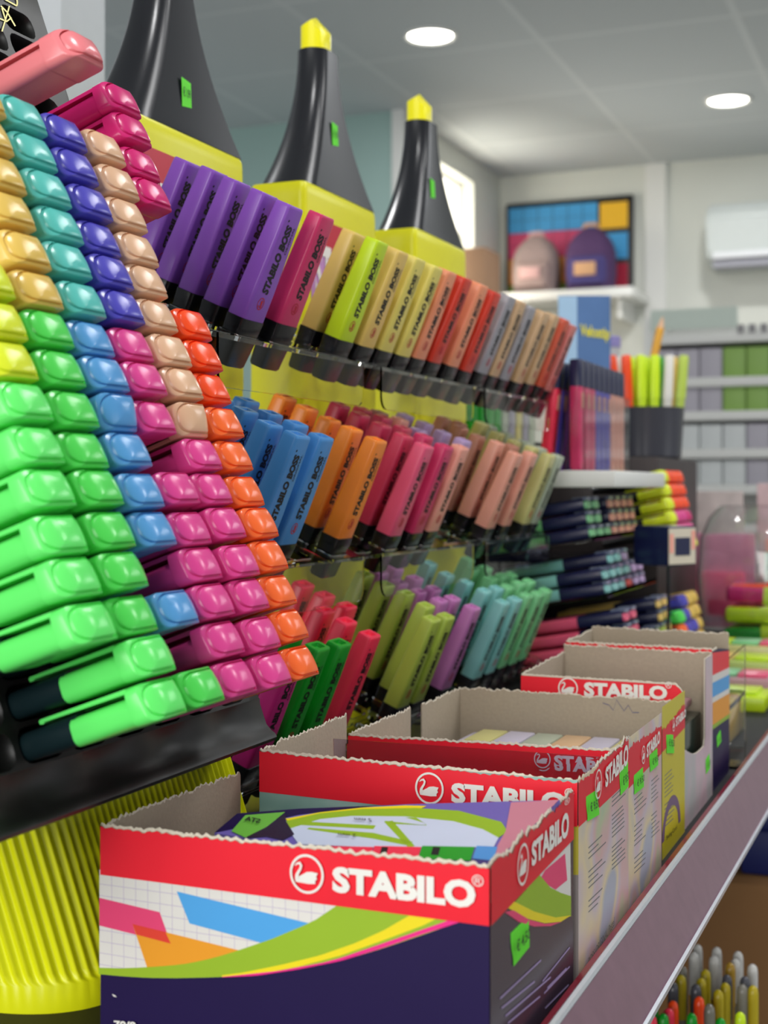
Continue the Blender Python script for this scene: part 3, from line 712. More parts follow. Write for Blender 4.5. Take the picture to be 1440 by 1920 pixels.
for k in range(21):
    x = 210+22.3*k*(1+.003*k)
    if x > 640: break
    a = fpx((x, 1636), (x+.5, grn_y(x)+4)); polys.append((strip2(a[0], a[1], (.00008, 0, 0)), GRID))
for k in range(10):
    y = 1657+21.5*k; sl = .135+.0045*k; xe = 640
    pts = [(187, y), (187, y)]
    x = 187
    while x < 640 and y+sl*(x-187) < grn_y(max(x, 187))+3 : x += 6
    a = fpx((187, y), (x, y+sl*(x-187))); polys.append((strip2(a[0], a[1], (0, 0, .00008)), GRID))
polys += [(fpx((187, 1683), (300, 1710), (321, 1769), (187, 1735)), PKP), (fpx((249, 1732), (455, 1783), (380, 1806), (316, 1813), (277, 1815)), ORP),
          (fpx((332, 1671), (590, 1733), (500, 1770), (356, 1731)), BLP), (fpx((249, 1732), (311, 1747), (321, 1769), (257, 1752)), REP)]
polys += [(ribbon(fpx, grn_up+[(760, 1640), (918, 1640)], low), GRP), (ribbon(fpx, yel_up, yel_lo[::-1]), YP_), (ribbon(fpx, mag_up, mag_lo[::-1]), MGP)]
polys += [(fpx((211, 1863), (216, 1865), (220, 1869), (214, 1868)), PAPER)]
zl = onY(189, 1639.5, Y1).z; zr = onY(918, 1736, Y1).z
polys.append((band(g['front'][1], Pf, (zl, zr)), REDC))
art('printed_front', b, (0, -1, 0), polys, .0002, .00002)
c = onY(578, 1637, Y1); r = (onY(578, 1600, Y1)-c).length
swan('swan_logo', b, c-b.location, (r*.95, 0, 0), (0, 0, r), WHITEI, (0, -1, 0), .13, .0014)
lettering('logo_lettering', 'STABILO', b, loc4(b, fpx((626, 1671), (894, 1703), (894, 1650), (626, 1622))), WHITEI, (0, -1, 0), .05, .0014)
c = onY(898, 1650, Y1); lettering('registered_mark', '®', b, loc4(b, fpx((887, 1659), (909, 1662), (909, 1640), (887, 1637))), WHITEI, (0, -1, 0), 0, .0014)
lettering('count_lettering', '70/8', b, loc4(b, fpx((217, 1926), (258, 1929), (258, 1914), (217, 1911))), WHITEI, (0, -1, 0), .03, .0014)
Pr = lambda s: Vector((BX1, Y1+s, 0))
def spx(*pts): return [onX(x, y, BX1) for x, y in pts]
polys = [([Vector((BX1, Y1, SZ)), Vector((BX1, .5945, SZ)), Vector((BX1, .5945, -.15)), Vector((BX1, Y1, -.15))], SIDEP),
         (spx((975, 1665), (1068, 1570), (1069, 1684), (1046, 1672)), PAPER), (spx((1020, 1632), (1058, 1600), (1062, 1650), (1040, 1668), (1010, 1650)), PKP),
         (spx((955, 1700), (1010, 1640), (1030, 1664), (1050, 1674), (1069, 1680), (1069, 1718), (1040, 1722), (1000, 1712)), GRP),
         (spx((950, 1702), (962, 1690), (1000, 1709), (1040, 1720), (1069, 1716), (1050, 1728), (1020, 1731), (985, 1722)), YP_),
         (spx((944, 1710), (960, 1706), (990, 1724), (1020, 1732), (1052, 1728), (1030, 1736), (1000, 1737), (970, 1728)), PKP)]
for (x0, y0, x1, y1) in ((935, 1872, 1012, 1800), (938, 1890, 1000, 1840), (945, 1905, 1030, 1832), (1015, 1840, 1066, 1776), (1018, 1862, 1066, 1812), (1020, 1890, 1064, 1846), (950, 1918, 1010, 1868), (1022, 1908, 1066, 1870), (1024, 1852, 1060, 1815)):
    a = spx((x0, y0), (x1, y1)); polys.append((strip2(a[0], a[1], (0, 0, .00035)), GRID))
polys.append((band(g['right'][1], Pr, (onX(918, 1736, BX1).z, onX(1069, 1577, BX1).z)), REDS))
art('printed_side', b, (1, 0, 0), polys, .0003, .00004)
side_logo(b, None, BX1, (976, 1620), 39, ((992, 1626), (1062, 1566), (1062, 1518), (992, 1580)), reg=((1054, 1512), (1064, 1504), (1064, 1492), (1054, 1500)))
sticker(b, BX1, ((960, 1812), (988, 1775), (990, 1715), (955, 1750)), '€ 4,50')
mk('torn_flap', bx(-.0795, -.064, .1172/2, .1172/2+.0008, .048, .062), CARD, b, smooth=False)

# wallets of markers inside box one
PO = Vector((-.24, .53, -.1385)); PN = Vector((-.02, -.10, 1)).normalized()
def wpx(*pts): return [onP(x, y, PO, PN) for x, y in pts]
wl = thing('marker_wallet', 'violet marker wallet with green oval and white grid lying on top in the nearest box', 'marker pack', PO)
edge = wpx((420, 1580), (470, 1518), (640, 1504), (985, 1501), (1040, 1506), (925, 1612), (700, 1615))
prev = []
OUT = wpx((402, 1562), (445, 1526), (600, 1516), (760, 1508), (1050, 1500), (935, 1614), (640, 1600))
bm = bmesh.new(); prism(bm, [p-PO for p in OUT], -PN*.004); mk('card', bm, mat('violet_card', (112, 98, 178), .35, noise=.03), wl, smooth=False)
ov = []
pol = [(wpx((402, 1562), (445, 1526), (560, 1517), (760, 1509), (700, 1512), (560, 1528), (500, 1542)), NAVYP),
       (wpx((535, 1536), (600, 1524), (680, 1515), (760, 1511), (800, 1512), (760, 1530), (560, 1560)), YP_),
       (wpx((530, 1542), (600, 1526), (680, 1518), (780, 1516), (860, 1521), (940, 1542), (952, 1560), (930, 1575), (560, 1575)), GRP),
       (wpx((540, 1556), (600, 1537), (660, 1531), (760, 1532), (850, 1541), (905, 1556), (935, 1572), (925, 1590), (700, 1590), (560, 1584)), mat('pale_blue_print', (206, 214, 236), .3)),
       (wpx((560, 1541), (560, 1548), (700, 1556), (705, 1549)), GRP), (wpx((575, 1556), (580, 1553), (700, 1563), (775, 1580), (760, 1586), (700, 1574)), GRP),
       (wpx((720, 1542), (736, 1540), (778, 1588), (765, 1590)), GRP), (wpx((720, 1540), (800, 1549), (795, 1544), (760, 1534), (780, 1534), (800, 1548), (735, 1546)), GRP),
       (wpx((958, 1506), (1048, 1501), (1010, 1540), (940, 1606), (920, 1610), (948, 1560)), mat('dusty_rose_print', (204, 128, 146), .35)),
       (wpx((434, 1560), (460, 1530), (535, 1524), (500, 1552), (460, 1572)), mat('green_body_print', (112, 186, 66), .3)),
       (wpx((460, 1573), (500, 1552), (535, 1527), (536, 1541), (552, 1566), (530, 1577), (500, 1570)), mat('dark_plum_print', (46, 28, 50), .25))]
for (xx, m) in ((640, RED), (690, RED), (725, HPK)):
    pass
for (xa, xb, m) in ((600, 692, RED), (694, 782, RED), (784, 882, GRN), (886, 925, BL)):
    pol.append((wpx((xa+8, 1588), (xb+8, 1590), (xb, 1616), (xa, 1612)), m))
for (xa, xb) in ((612, 622), (712, 724), (808, 822)): pol.append((wpx((xa+4, 1590), (xb+4, 1591), (xb, 1606), (xa, 1605)), INK))
art('printed_card', wl, PN, pol, .0002, .00003, org=PO)
lettering('size_lettering', '5 mm', wl, [p-PO for p in wpx((696, 1540), (664, 1538), (666, 1544), (698, 1546))], INK, PN, .01, .0012)
lettering('size_lettering', '2 mm', wl, [p-PO for p in wpx((668, 1569), (634, 1567), (634, 1573), (668, 1575))], INK, PN, .01, .0012)
lettering('name_lettering', 'STA', wl, [p-PO for p in wpx((486, 1549), (458, 1543), (462, 1535), (490, 1541))], INK, PN, .03, .0012)
for k in range(3):
    t = thing('marker_wallet', ['bottom', 'middle', 'upper'][k]+' marker wallet buried under the others in the nearest box', 'marker pack', (-.238, .536, SZ+.0014+.0175*k))
    mk('card', bx(-.076, .074, -.052, .052, 0, .016, bev=.002), NAVYP, t); mk('window', bx(-.06, .06, -.045, .02, .0162, .0166), CLEARF, t, smooth=False)

# --- box two
Y2 = .602
f0, f1 = onY(487, 1407, Y2), onY(1083, 1464, Y2); PAST = marble('pastel_marble', [(150, 190, 180), (188, 196, 160), (214, 176, 176), (206, 190, 200), (226, 208, 170), (176, 180, 196)], 22)
AQM = marble('mint_marble', [(120, 160, 150), (150, 186, 176), (168, 196, 190)], 40)
b, g = torn_box('second display box from the front, pastel marbled side, price sticker on its corner', f0.x, f1.x, Y2, .7045,
                front=(f0.z, f1.z), right=(f1.z, onX(1176, 1382, f1.x).z), left=(f0.z, f0.z+.002))
X0, X1 = f0.x, f1.x
polys = [([Vector((X0, Y2, SZ)), Vector((X1, Y2, SZ)), Vector((X1, Y2, -.13)), Vector((X0, Y2, -.13))], AQM),
         (corners(onY, Y2, (1067, 1548), (1085, 1548), (1085, 1640), (1067, 1640)), mat('olive_yellow_print', (196, 182, 62), .4)),
         (corners(onY, Y2, (1067, 1640), (1085, 1640), (1085, 1860), (1067, 1860)), mat('warm_grey_print', (150, 140, 138), .4)),
         (band(g['front'][1], lambda s: Vector((X0+s, Y2, 0)), (onY(487, 1484, Y2).z, onY(1083, 1550, Y2).z)), REDC)]
art('printed_front', b, (0, -1, 0), polys, .0003, .00005)
c = onY(807, 1477, Y2); r = (onY(807, 1447, Y2)-c).length
swan('swan_logo', b, c-b.location, (r*.95, 0, 0), (0, 0, r), WHITEI, (0, -1, 0), .13, .0014)
lettering('logo_lettering', 'STABILO', b, loc4(b, corners(onY, Y2, (848, 1504), (1064, 1526), (1064, 1486), (848, 1466))), WHITEI, (0, -1, 0), .05, .0014)
lettering('registered_mark', '®', b, loc4(b, corners(onY, Y2, (1060, 1494), (1078, 1496), (1078, 1478), (1060, 1476))), WHITEI, (0, -1, 0), 0, .0014)
TEXTI = mat('grey_text_ink', (120, 118, 118), .5)
def text_lines(polys, plane, quads):
    """small print: blocks of thin slanted lines, given as px (x, y, n lines, length px, slope, pitch)"""
    for (x, y, n, L, sl, pt) in quads:
        for k in range(n):
            ln = L*random.uniform(.55, 1); a = corners(onX, plane, (x, y+pt*k), (x+ln, y+pt*k-sl*ln)); polys.append((strip2(a[0], a[1], (0, 0, .00032)), TEXTI))
polys = [([Vector((X1, Y2, SZ)), Vector((X1, .7045, SZ)), Vector((X1, .7045, -.13)), Vector((X1, Y2, -.13))], PAST)]
text_lines(polys, X1, ((1102, 1590, 3, 34, .95, 10), (1102, 1635, 4, 32, .95, 10), (1102, 1690, 3, 30, .95, 10), (1146, 1480, 5, 28, .95, 8), (1146, 1530, 6, 28, .95, 8), (1146, 1590, 6, 28, .95, 8)))
polys.append((band(g['right'][1], lambda s: Vector((X1, Y2+s, 0)), (onX(1085, 1550, X1).z, onX(1178, 1462, X1).z)), REDS))
art('printed_side', b, (1, 0, 0), polys, .0003, .00004)
side_logo(b, None, X1, (1118, 1470), 28, ((1131, 1478), (1174, 1432), (1174, 1392), (1131, 1440)), reg=((1169, 1392), (1176, 1385), (1176, 1377), (1169, 1384)))
lettering('product_lettering', 'BOSS ORIGINAL Pastel', b, loc4(b, corners(onX, X1, (1099, 1812), (1148, 1734), (1148, 1718), (1099, 1796))), TEXTI, (1, 0, 0), .0, .0011)
sticker(b, X1, ((1099, 1540), (1120, 1527), (1118, 1480), (1097, 1494)), '€ 9,50')
sticker(b, X1, ((1161, 1492), (1175, 1474), (1176, 1428), (1160, 1446)), '€ 9,50')
def pack(label, x0, x1, y0, y1, z0, z1, card, windows, name='marker_wallet', cat='marker pack', strip=None):
    t = thing(name, label, cat, ((x0+x1)/2, (y0+y1)/2, z0))
    w_, d_, h_ = (x1-x0)/2, (y1-y0)/2, z1-z0
    mk('card', bx(-w_, w_, -d_, d_, 0, h_, bev=min(.0015, h_*.3)), card, t)
    n = len(windows)
    for k, m in enumerate(windows):
        bm = bmesh.new(); xa = -w_*.85+w_*1.7*k/n; xb = -w_*.85+w_*1.7*(k+1)/n-.001
        box(bm, xa, xb, -d_*.6, d_*.7, h_, h_+.004, bev=.0012); mk('marker_window', bm, m, t)
    if strip: mk('header_strip', bx(-w_*.97, w_*.97, -d_*.97, -d_*.72, h_, h_+.0006), strip, t, smooth=False)
    return t
SHEER = mat('pale_lilac_card', (196, 190, 206), .4)
pack('pastel marker wallet lying inside the second display box', X0+.006, X1-.006, Y2+.008, .698, SZ+.0014, -.170, SHEER, [LIL, AQ, PCH, OC, MT, HPK], strip=WHITE)
fm = thing('clear_film_strip', 'thin clear plastic film sticking up across the second display box', 'plastic film', (0, .668, -.1705))
o0, o1 = onY(628, 1384, .668), onY(1130, 1421, .668)
bm = bmesh.new(); prism(bm, [Vector((o0.x, 0, 0))-Vector((0, 0, 0)), Vector((o1.x, 0, 0)), Vector((o1.x, .002, o1.z+.1705)), Vector((o0.x, -.002, o0.z+.1705))], (0, .0004, 0)); mk('film', bm, mat('violet_tinted_film', (206, 198, 220), .05, trans=1., ior=1.35), fm, smooth=False)

# --- box three and four
Y3 = .708
f0, f1 = onY(634, 1376, Y3), onY(1179, 1404, Y3)
X0, X1 = -.313, -.1570
b, g = torn_box('third display box from the front, torn edge and pastel side with two price stickers', X0, X1, Y3, .802, front=(f0.z, f1.z-.001), right=(f1.z, onX(1226, 1366, X1).z), left=(f0.z, f0.z+.001),
                profs={})
art('printed_front', b, (0, -1, 0), [(band(g['front'][1], lambda s: Vector((X0+s, Y3, 0)), (-.175, -.185)), REDC)], .0003)
c = onY(1018, 1428, Y3); r = (onY(1018, 1411, Y3)-c).length
swan('swan_logo', b, c-b.location, (r*.95, 0, 0), (0, 0, r), WHITEI, (0, -1, 0), .13, .0014)
lettering('logo_lettering', 'STABILO', b, loc4(b, corners(onY, Y3, (1040, 1444), (1172, 1452), (1172, 1428), (1040, 1420))), WHITEI, (0, -1, 0), .05, .0014)
polys = [([Vector((X1, Y3, SZ)), Vector((X1, .802, SZ)), Vector((X1, .802, -.13)), Vector((X1, Y3, -.13))], PAST)]
text_lines(polys, X1, ((1188, 1500, 4, 24, .95, 9), (1188, 1550, 5, 24, .95, 9), (1188, 1610, 4, 22, .95, 9), (1220, 1465, 6, 16, .95, 8), (1220, 1530, 6, 16, .95, 8)))
polys.append((band(g['right'][1], lambda s: Vector((X1, Y3+s, 0)), (onX(1181, 1476, X1).z, onX(1237, 1415, X1).z)), REDS))
art('printed_side', b, (1, 0, 0), polys, .0003, .00004)
side_logo(b, None, X1, (1203, 1415), 17, ((1209, 1422), (1234, 1392), (1234, 1368), (1209, 1396)))
sticker(b, X1, ((1187, 1490), (1204, 1475), (1204, 1438), (1187, 1454)), '€ 9,50')
sticker(b, X1, ((1217, 1448), (1231, 1434), (1231, 1402), (1216, 1416)), '€ 9,50')
Y4 = .822; X1 = -.1605
c1 = onY(825, 1287, .8965); c2 = onY(1284, 1316, .8965)
b, g = torn_box('fourth display box from the front, grey inner back wall with pen scribble, yellow side', X0, X1, Y4, .8965, right=(onX(1240, 1368, X1).z, c2.z), left=(c1.z-.001, c1.z), back=(c1.z, c2.z))
polys = [([Vector((X1, Y4, SZ)), Vector((X1, .8965, SZ)), Vector((X1, .8965, -.13)), Vector((X1, Y4, -.13))], mat('mustard_yellow_print', (206, 192, 40), .35, noise=.03))]
text_lines(polys, X1, ((1245, 1455, 6, 20, .95, 8), (1245, 1510, 6, 18, .95, 8)))
ce = onX(1258, 1560, X1); ring = [ce+Vector((0, .030*math.cos(a), .022*math.sin(a))) for a in [math.pi*k/14 for k in range(15)]]; ring2 = [ce+Vector((0, .023*math.cos(a), .016*math.sin(a))) for a in [math.pi*k/14 for k in range(14, -1, -1)]]
polys.append((ring+ring2, mat('dull_violet_print', (112, 84, 120), .4)))
polys.append((band(g['right'][1], lambda s: Vector((X1, Y4+s, 0)), (onX(1241, 1410, X1).z, onX(1285, 1362, X1).z)), REDS))
art('printed_side', b, (1, 0, 0), polys, .0003, .00004)
side_logo(b, None, X1, (1260, 1358), 13, ((1264, 1363), (1283, 1343), (1283, 1328), (1264, 1346)))
lettering('slogan_lettering', 'Swing Cool', b, loc4(b, corners(onX, X1, (1246, 1578), (1266, 1556), (1266, 1546), (1246, 1567))), INK, (1, 0, 0), .01, .0011)
sticker(b, X1, ((1248, 1412), (1261, 1412), (1261, 1376), (1248, 1374)), '€ 9,50')
sc = [(1130, 1318), (1142, 1322), (1150, 1332), (1156, 1312), (1170, 1333), (1178, 1322), (1186, 1336), (1198, 1336)]
bm = bmesh.new()
for p, q in zip(sc, sc[1:]):
    a, e = onY(*p, .8953), onY(*q, .8953); bm.faces.new([bm.verts.new(v-b.location) for v in strip2(a, e, (0, 0, .00025))])
mk('pen_scribble', bm, mat('blue_pen_ink', (84, 88, 130), .5), b, smooth=False)
pack('pastel marker wallet on edge inside the third display box', X0+.006, X1-.006, Y3+.006, .797, SZ+.0014, -.172, SHEER, [PCH, LIL, AQ, MT, OC], strip=WHITE)
pack('silvery marker wallet with pale windows in the fourth display box', X0+.012, X1-.008, Y4+.006, .890, SZ+.0014, -.165, SHEER, [OLV, SHEER, SAGE, BG, SHEER, OLV], strip=WHITE)

# --- box five (cut-out side) and box six (striped side)
Y5 = .901; f0 = onY(977, 1264, Y5); f1 = onY(1267, 1282, Y5)
def fp(t):  # front panel stops short with a rounded corner
    z = f0.z+(f1.z-f0.z)*t
    return z if t < .955 else z-.006*((t-.955)/.045)**2-.001
def rp(t): return -.169-.011*math.sin(min(1, t/.5)*math.pi/2) if t < .70 else (-.176 if t < .73 else -.120)
X0, X1 = f0.x, -.1615
b, g = torn_box('fifth display box, narrow, red logo panel and pinkish side with a curved cut-out', X0, X1, Y5, 1.013, front=(f0.z, f1.z), right=(-.165, -.12), left=(f0.z, f0.z+.003), back=(-.118, -.119), profs={'front': fp, 'right': rp})
art('printed_front', b, (0, -1, 0), [(band(g['front'][1], lambda s: Vector((X0+s, Y5, 0)), (-.150, -.150)), REDC)], .0003)
c = onY(1066, 1290, Y5); r = (onY(1066, 1270, Y5)-c).length
swan('swan_logo', b, c-b.location, (r*.95, 0, 0), (0, 0, r), WHITEI, (0, -1, 0), .13, .0014)
lettering('logo_lettering', 'STABILO', b, loc4(b, corners(onY, Y5, (1096, 1306), (1252, 1312), (1252, 1286), (1096, 1278))), WHITEI, (0, -1, 0), .05, .0014)
lettering('registered_mark', '®', b, loc4(b, corners(onY, Y5, (1248, 1290), (1260, 1291), (1260, 1278), (1248, 1277))), WHITEI, (0, -1, 0), 0, .0014)
polys = [(band(g['right'][1], lambda s: Vector((X1, Y5+s, 0)), (SZ, SZ), 0), marble('rose_marble', [(200, 170, 180), (214, 188, 196), (170, 186, 180)], 18))]
art('printed_side', b, (1, 0, 0), polys, .0003)
sticker(b, X1, ((1322, 1452), (1329, 1440), (1329, 1412), (1322, 1424)), '€ 5,50')
pack('dark glossy marker case inside the fifth display box', X0+.008, X1-.006, Y5+.012, 1.003, SZ+.0014, -.160, mat('dark_green_card', (34, 48, 42), .2), [GB, BLACKM, GB], 'marker_case', 'marker pack')
pack('pinkish card pack lying on the dark case in the fifth display box', X0+.02, X1-.012, .930, 1.000, -.1555, -.150, mat('rose_card', (190, 140, 150), .4), [], 'card_pack', 'card pack')
Y6 = 1.018; X0, X1 = -.271, -.1625
b, g = torn_box('sixth display box, plain inside, its side striped blue, orange and navy', X0, X1, Y6, 1.10, front=(-.1158, -.117), right=(-.118, -.118), left=(-.1158, -.115), back=(-.1125, -.1135), profs={'right': lambda t: -.118 if t < .3 else -.118-.10*(t-.3)})
art('printed_front', b, (0, -1, 0), [(band(g['front'][1], lambda s: Vector((X0+s, Y6, 0)), (-.150, -.150)), REDC)], .0003)
ST = [(-.136, REDC), (-.1415, PAPER), (-.152, BLP), (-.156, PAPER), (-.172, ORP), (-.175, GRP), (SZ, NAVYP)]
polys = [([Vector((X1, Y6, SZ)), Vector((X1, 1.10, SZ)), Vector((X1, 1.10, -.126)), Vector((X1, Y6+.03, -.1195)), Vector((X1, Y6, -.119))], NAVYP)]
zt_ = -.1195
for zb, m in ST[:-1]:
    polys.append(([Vector((X1, Y6, zb)), Vector((X1, 1.10, zb-.004)), Vector((X1, 1.10, max(zt_, -9)-.004 if zt_ < -.13 else -.127)), Vector((X1, Y6, zt_))], m)); zt_ = zb
art('printed_side', b, (1, 0, 0), polys, .0003, .00005)
sticker(b, X1, ((1343, 1402), (1350, 1390), (1350, 1368), (1343, 1380)), '€ 5,50')

# --- clear label holder and small clear boxes after the last torn box
t = thing('clear_label_holder', 'clear plastic label holder standing just beyond the striped box', 'label holder', (-.168, 1.125, SZ))
bm = bmesh.new(); prism(bm, [(-.006, -.012, 0), (.012, .012, 0), (.012, .012, .095), (-.006, -.012, .078)], (.0012, -.0008, 0)); mk('plate', bm, CLEAR, t, smooth=False)
mk('foot', bx(-.012, .014, -.014, .014, 0, .002), CLEAR, t, smooth=False)
for k, (px, py, yc) in enumerate(((1385, 1395, 1.30),)):
    t = thing('clear_case', 'small clear plastic case holding yellow and violet pieces, beside the counter rail', 'plastic case', (-.205, 1.24, SZ))
    mk('case', bx(-.028, .028, -.05, .06, .0, .036, bev=.003), CLEAR, t)
    for j, m in enumerate((YP, CH, NAVYP, OC)):
        c = tag(mk('sample_strip', bx(-.2290+.0125*j, -.2185+.0125*j, 1.198, 1.285, SZ+.0035, SZ+.028, bev=.002), m), '%s strip inside the small clear case by the rail' % ('pale yellow', 'lime', 'dark violet', 'ochre')[j], 'refill')
SH = [(1.40, LM, 'bright lime'), (1.48, mat('rose_card', (190, 140, 150), .4), 'rose pink'), (1.57, CH, 'chartreuse green'), (1.66, OLV, 'khaki')]
for k, (yy, m, nm) in enumerate(SH):
    pack('%s flat marker pack lying on the counter beyond the clear case' % nm, -.285, -.172, yy, yy+.07, SZ, SZ+.014+.007*k, m, [LM, MT, HPK] if k % 2 else [OC, LM], 'marker_pack')

# ---------------------------------------------------------------- farther displays, out of focus
def pen_meshes():
    out = []
    bm = bmesh.new(); loft(bm, [(-.115, .010, .024, .003, 0, 0), (-.113, .0118, .026, .004, 0, 0), (-.046, .0122, .0268, .004, 0, 0)], n=3); out.append(mk('barrel', bm, AQ))
    bm = bmesh.new(); loft(bm, [(-.047, .0128, .0276, .004, 0, 0), (-.003, .0132, .028, .0042, 0, 0), (0, .0118, .0262, .0038, 0, 0)], n=3); out.append(mk('cap', bm, NAVY))
    bm = bmesh.new(); loft(bm, [(-.001, .0082, .022, .003, .0012, 0), (.0022, .0076, .0205, .003, .0012, 0)], n=3); out.append(mk('end_window', bm, AQ))
    bm = bmesh.new(); loft(bm, [(-.012, .003, .016, .001, -.0066, 0), (.0030, .0034, .018, .0012, -.0052, 0)], n=3); out.append(mk('clip_end', bm, mat('silver_blue_plastic', (150, 160, 190), .2, metal=.5)))
    return out
SP = pen_meshes(); SPU = [0]
def side_pen(loc, col, label, group, pitch=78, win=None):
    r = thing('navy_capped_marker', label, 'marker', loc, group, (0, math.radians(pitch), 0))
    for k, src in enumerate(SP):
        c = src if not SPU[0] else src.copy()
        if SPU[0]: COL.objects.link(c)
        c.parent = r
        if k in (0, 2): setmat(c, (win or col) if k == 2 else col)
    SPU[0] = 1
    return r
rk = thing('side_marker_rack', 'black rack with clear trays of navy capped markers lying on their sides', 'display stand', (-.45, 1.50, SZ))
mk('rack_back', bx(-.075, -.055, -.115, .13, 0, .2200), BLACK, rk, smooth=False)
mk('rack_base', bx(-.075, .10, -.115, .13, 0, .024), BLACK, rk, smooth=False)
SPR = {'upper': (-.346, -.046, [[MT, MT, MT, PCH, PCH, PCH, PCH], [MT, MT, None, PCH, PCH, PCH, PCH], [MT, MT, None, PCH, PCH, PCH, PCH]]),
       'middle': (-.330, -.103, [[AQ, AQ, AQ, RD, LIL, LIL, None], [AQ, AQ, AQ, AQ, LIL, LIL, None], [None, AQ, AQ, LIL, None, None, None]]),
       'lower': (-.306, -.160, [[HPK, HPK, RD, RD, CH, CH, OC], [HPK, HPK, None, None, None, OC, OC], [HPK, HPK, None, None, None, OC, OC]])}
for nm, (xe, z0, rows) in SPR.items():
    A2 = Vector((math.sin(math.radians(80)), 0, math.cos(math.radians(80)))); U2 = Vector((-A2.z, 0, A2.x))
    for r, lst in enumerate(rows):
        for j, m in enumerate(lst):
            if m is None: continue
            y = 1.402+.0335*j
            side_pen(Vector((xe, y, z0))+U2*(.0148*r), m, '%s navy capped marker, %s clear tray, %s row up, %s from near end' % (CN.get(id(m), 'ochre'), nm, ORD[r], ORD[j]), 'navy capped markers lying in the rack', 80)
    # tray floor
    bm = bmesh.new(); base = Vector((xe, 0, z0))-U2*.0082; a = base-A2*.118; e = base+A2*.004
    prism(bm, [Vector((a.x, 1.385, a.z))-rk.location, Vector((e.x, 1.385, e.z))-rk.location, Vector((e.x, 1.385, e.z+.004))-rk.location, Vector((e.x, 1.385, e.z-.001))-rk.location, Vector((a.x, 1.385, a.z-.002))-rk.location], (0, .245, 0))
    mk('clear_tray', bm, CLEAR, rk, smooth=False)
# white riser with standing pen boxes on top
ris = thing('white_riser', 'white plastic riser platform under the upright pen boxes', 'riser', (-.44, 1.50, SZ))
mk('platform', bx(-.075, .125, -.125, .135, .221, .238, bev=.002), WHITE, ris)
mk('rear_post', bx(-.115, -.078, -.10, .13, 0, .2375), WHITE, ris, smooth=False)
RT = SZ+.238
def standing_parts():
    bm = bmesh.new(); loft(bm, [(0, .010, .019, .003, 0, 0), (.002, .0115, .0205, .003, 0, 0), (.088, .0115, .0205, .003, 0, 0)], n=3); a = mk('barrel', bm, AQ)
    bm = bmesh.new(); loft(bm, [(.086, .0125, .0215, .003, 0, 0), (.112, .0125, .0215, .003, 0, 0), (.114, .0105, .0195, .003, 0, 0)], n=3); b = mk('cap', bm, NAVY)
    bm = bmesh.new(); box(bm, .0059, .0066, -.005, .005, .064, .080); c = mk('logo_patch', bm, mat('salmon_patch', (226, 170, 150), .4))
    return a, b, c
STP = standing_parts(); STU = [0]
def standing(loc, m, label, group, rot=(0, 0, 0), capm=None, patch=True, name='upright_marker'):
    r = thing(name, label, 'marker', loc, group, rot)
    for k, src in enumerate(STP):
        if k == 2 and not patch: continue
        c = src if STU[0] < 3 else src.copy()
        if STU[0] >= 3: COL.objects.link(c)
        STU[0] += 1
        c.parent = r
        if k == 0: setmat(c, m)
        if k == 1 and capm: setmat(c, capm)
pb = thing('clear_pen_box', 'clear plastic box of upright navy capped markers on the white riser', 'pen box', (-.362, 1.495, RT))
bm = bmesh.new(); box(bm, -.010, -.0092, -.105, .105, .001, .085); box(bm, .0112, .012, -.105, .105, .001, .085); box(bm, -.010, .012, -.1058, -.105, .001, .085); box(bm, -.010, .012, .105, .1058, .001, .085); box(bm, -.010, .012, -.1058, .1058, 0, .001)
mk('box_wall', bm, CLEARF, pb, smooth=False)
for k in range(9):
    m = [ROS, ROS, ROS, VIO, VIO, VIO, SLM, SLM, SLM][k]
    standing((-.361, 1.402+.0232*k, RT+.0012), m, '%s upright navy capped marker, %s from near end of the clear box' % (['rose', 'violet', 'salmon'][k//3], ORD[k]), 'markers in the clear pen box')
for k in range(5):
    m = [RED, VIO, PUR, VIO, PUR][k]
    standing((-.392, 1.395+.026*k, RT), m, '%s upright marker standing behind the clear pen box, %s from the near end' % (['hot red', 'violet', 'purple', 'violet', 'purple'][k], ORD[k]), 'markers behind the clear pen box', (0, math.radians(6), 0))
for k in range(9):
    m = GRN if k < 4 else [SAGE, GRY, OLV, GRY, SAGE][k-4]
    standing((-.475, 1.395+.027*k, RT), m, '%s upright marker in the back row on the white riser, %s from the near end' % ('green' if k < 4 else 'greyish', ORD[k]), 'back row of markers on the riser', patch=False)
# yellow, orange and pink capped highlighters stacked farther along
R2 = (0, math.radians(78), 0); A3 = Vector((math.sin(R2[1]), 0, math.cos(R2[1]))); U3 = Vector((-A3.z, 0, A3.x))
hs = thing('highlighter_rack', 'dark rack holding stacked yellow, orange and pink highlighters beyond the navy markers', 'display stand', (-.43, 1.72, SZ))
mk('rack_back', bx(-.09, -.075, -.075, .10, 0, .28), BLACK, hs, smooth=False); mk('rack_shelf', bx(-.075, .06, -.075, .10, .128, .134), BLACK, hs, smooth=False); mk('rack_base', bx(-.075, .08, -.075, .10, 0, .02), BLACK, hs, smooth=False)
FC = [(1.665, [GREEN, LIM, LIM, LIM, LIM, LIM]), (1.698, [LIM, PINK, PINK, ORR, ORR, ORR]), (1.731, [LIM, PINK, PINK, ORR, ORR, ORR]), (1.764, [LIM, PINK, MAG, ORR, ORR, ORR])]
for j, (y, lst) in enumerate(FC):
    for r, m in enumerate(lst):
        e = Vector((-.300, y, -.066))+U3*(.0165*r)
        place_capped(e-A3*PEN_L, R2, m, BLACKM, '%s highlighter in the far upper stack, %s row up, %s from the near side' % (NM[id(m)], ORD[r], ORD[j]), 'highlighters stacked in the far rack', 'stacked_highlighter')
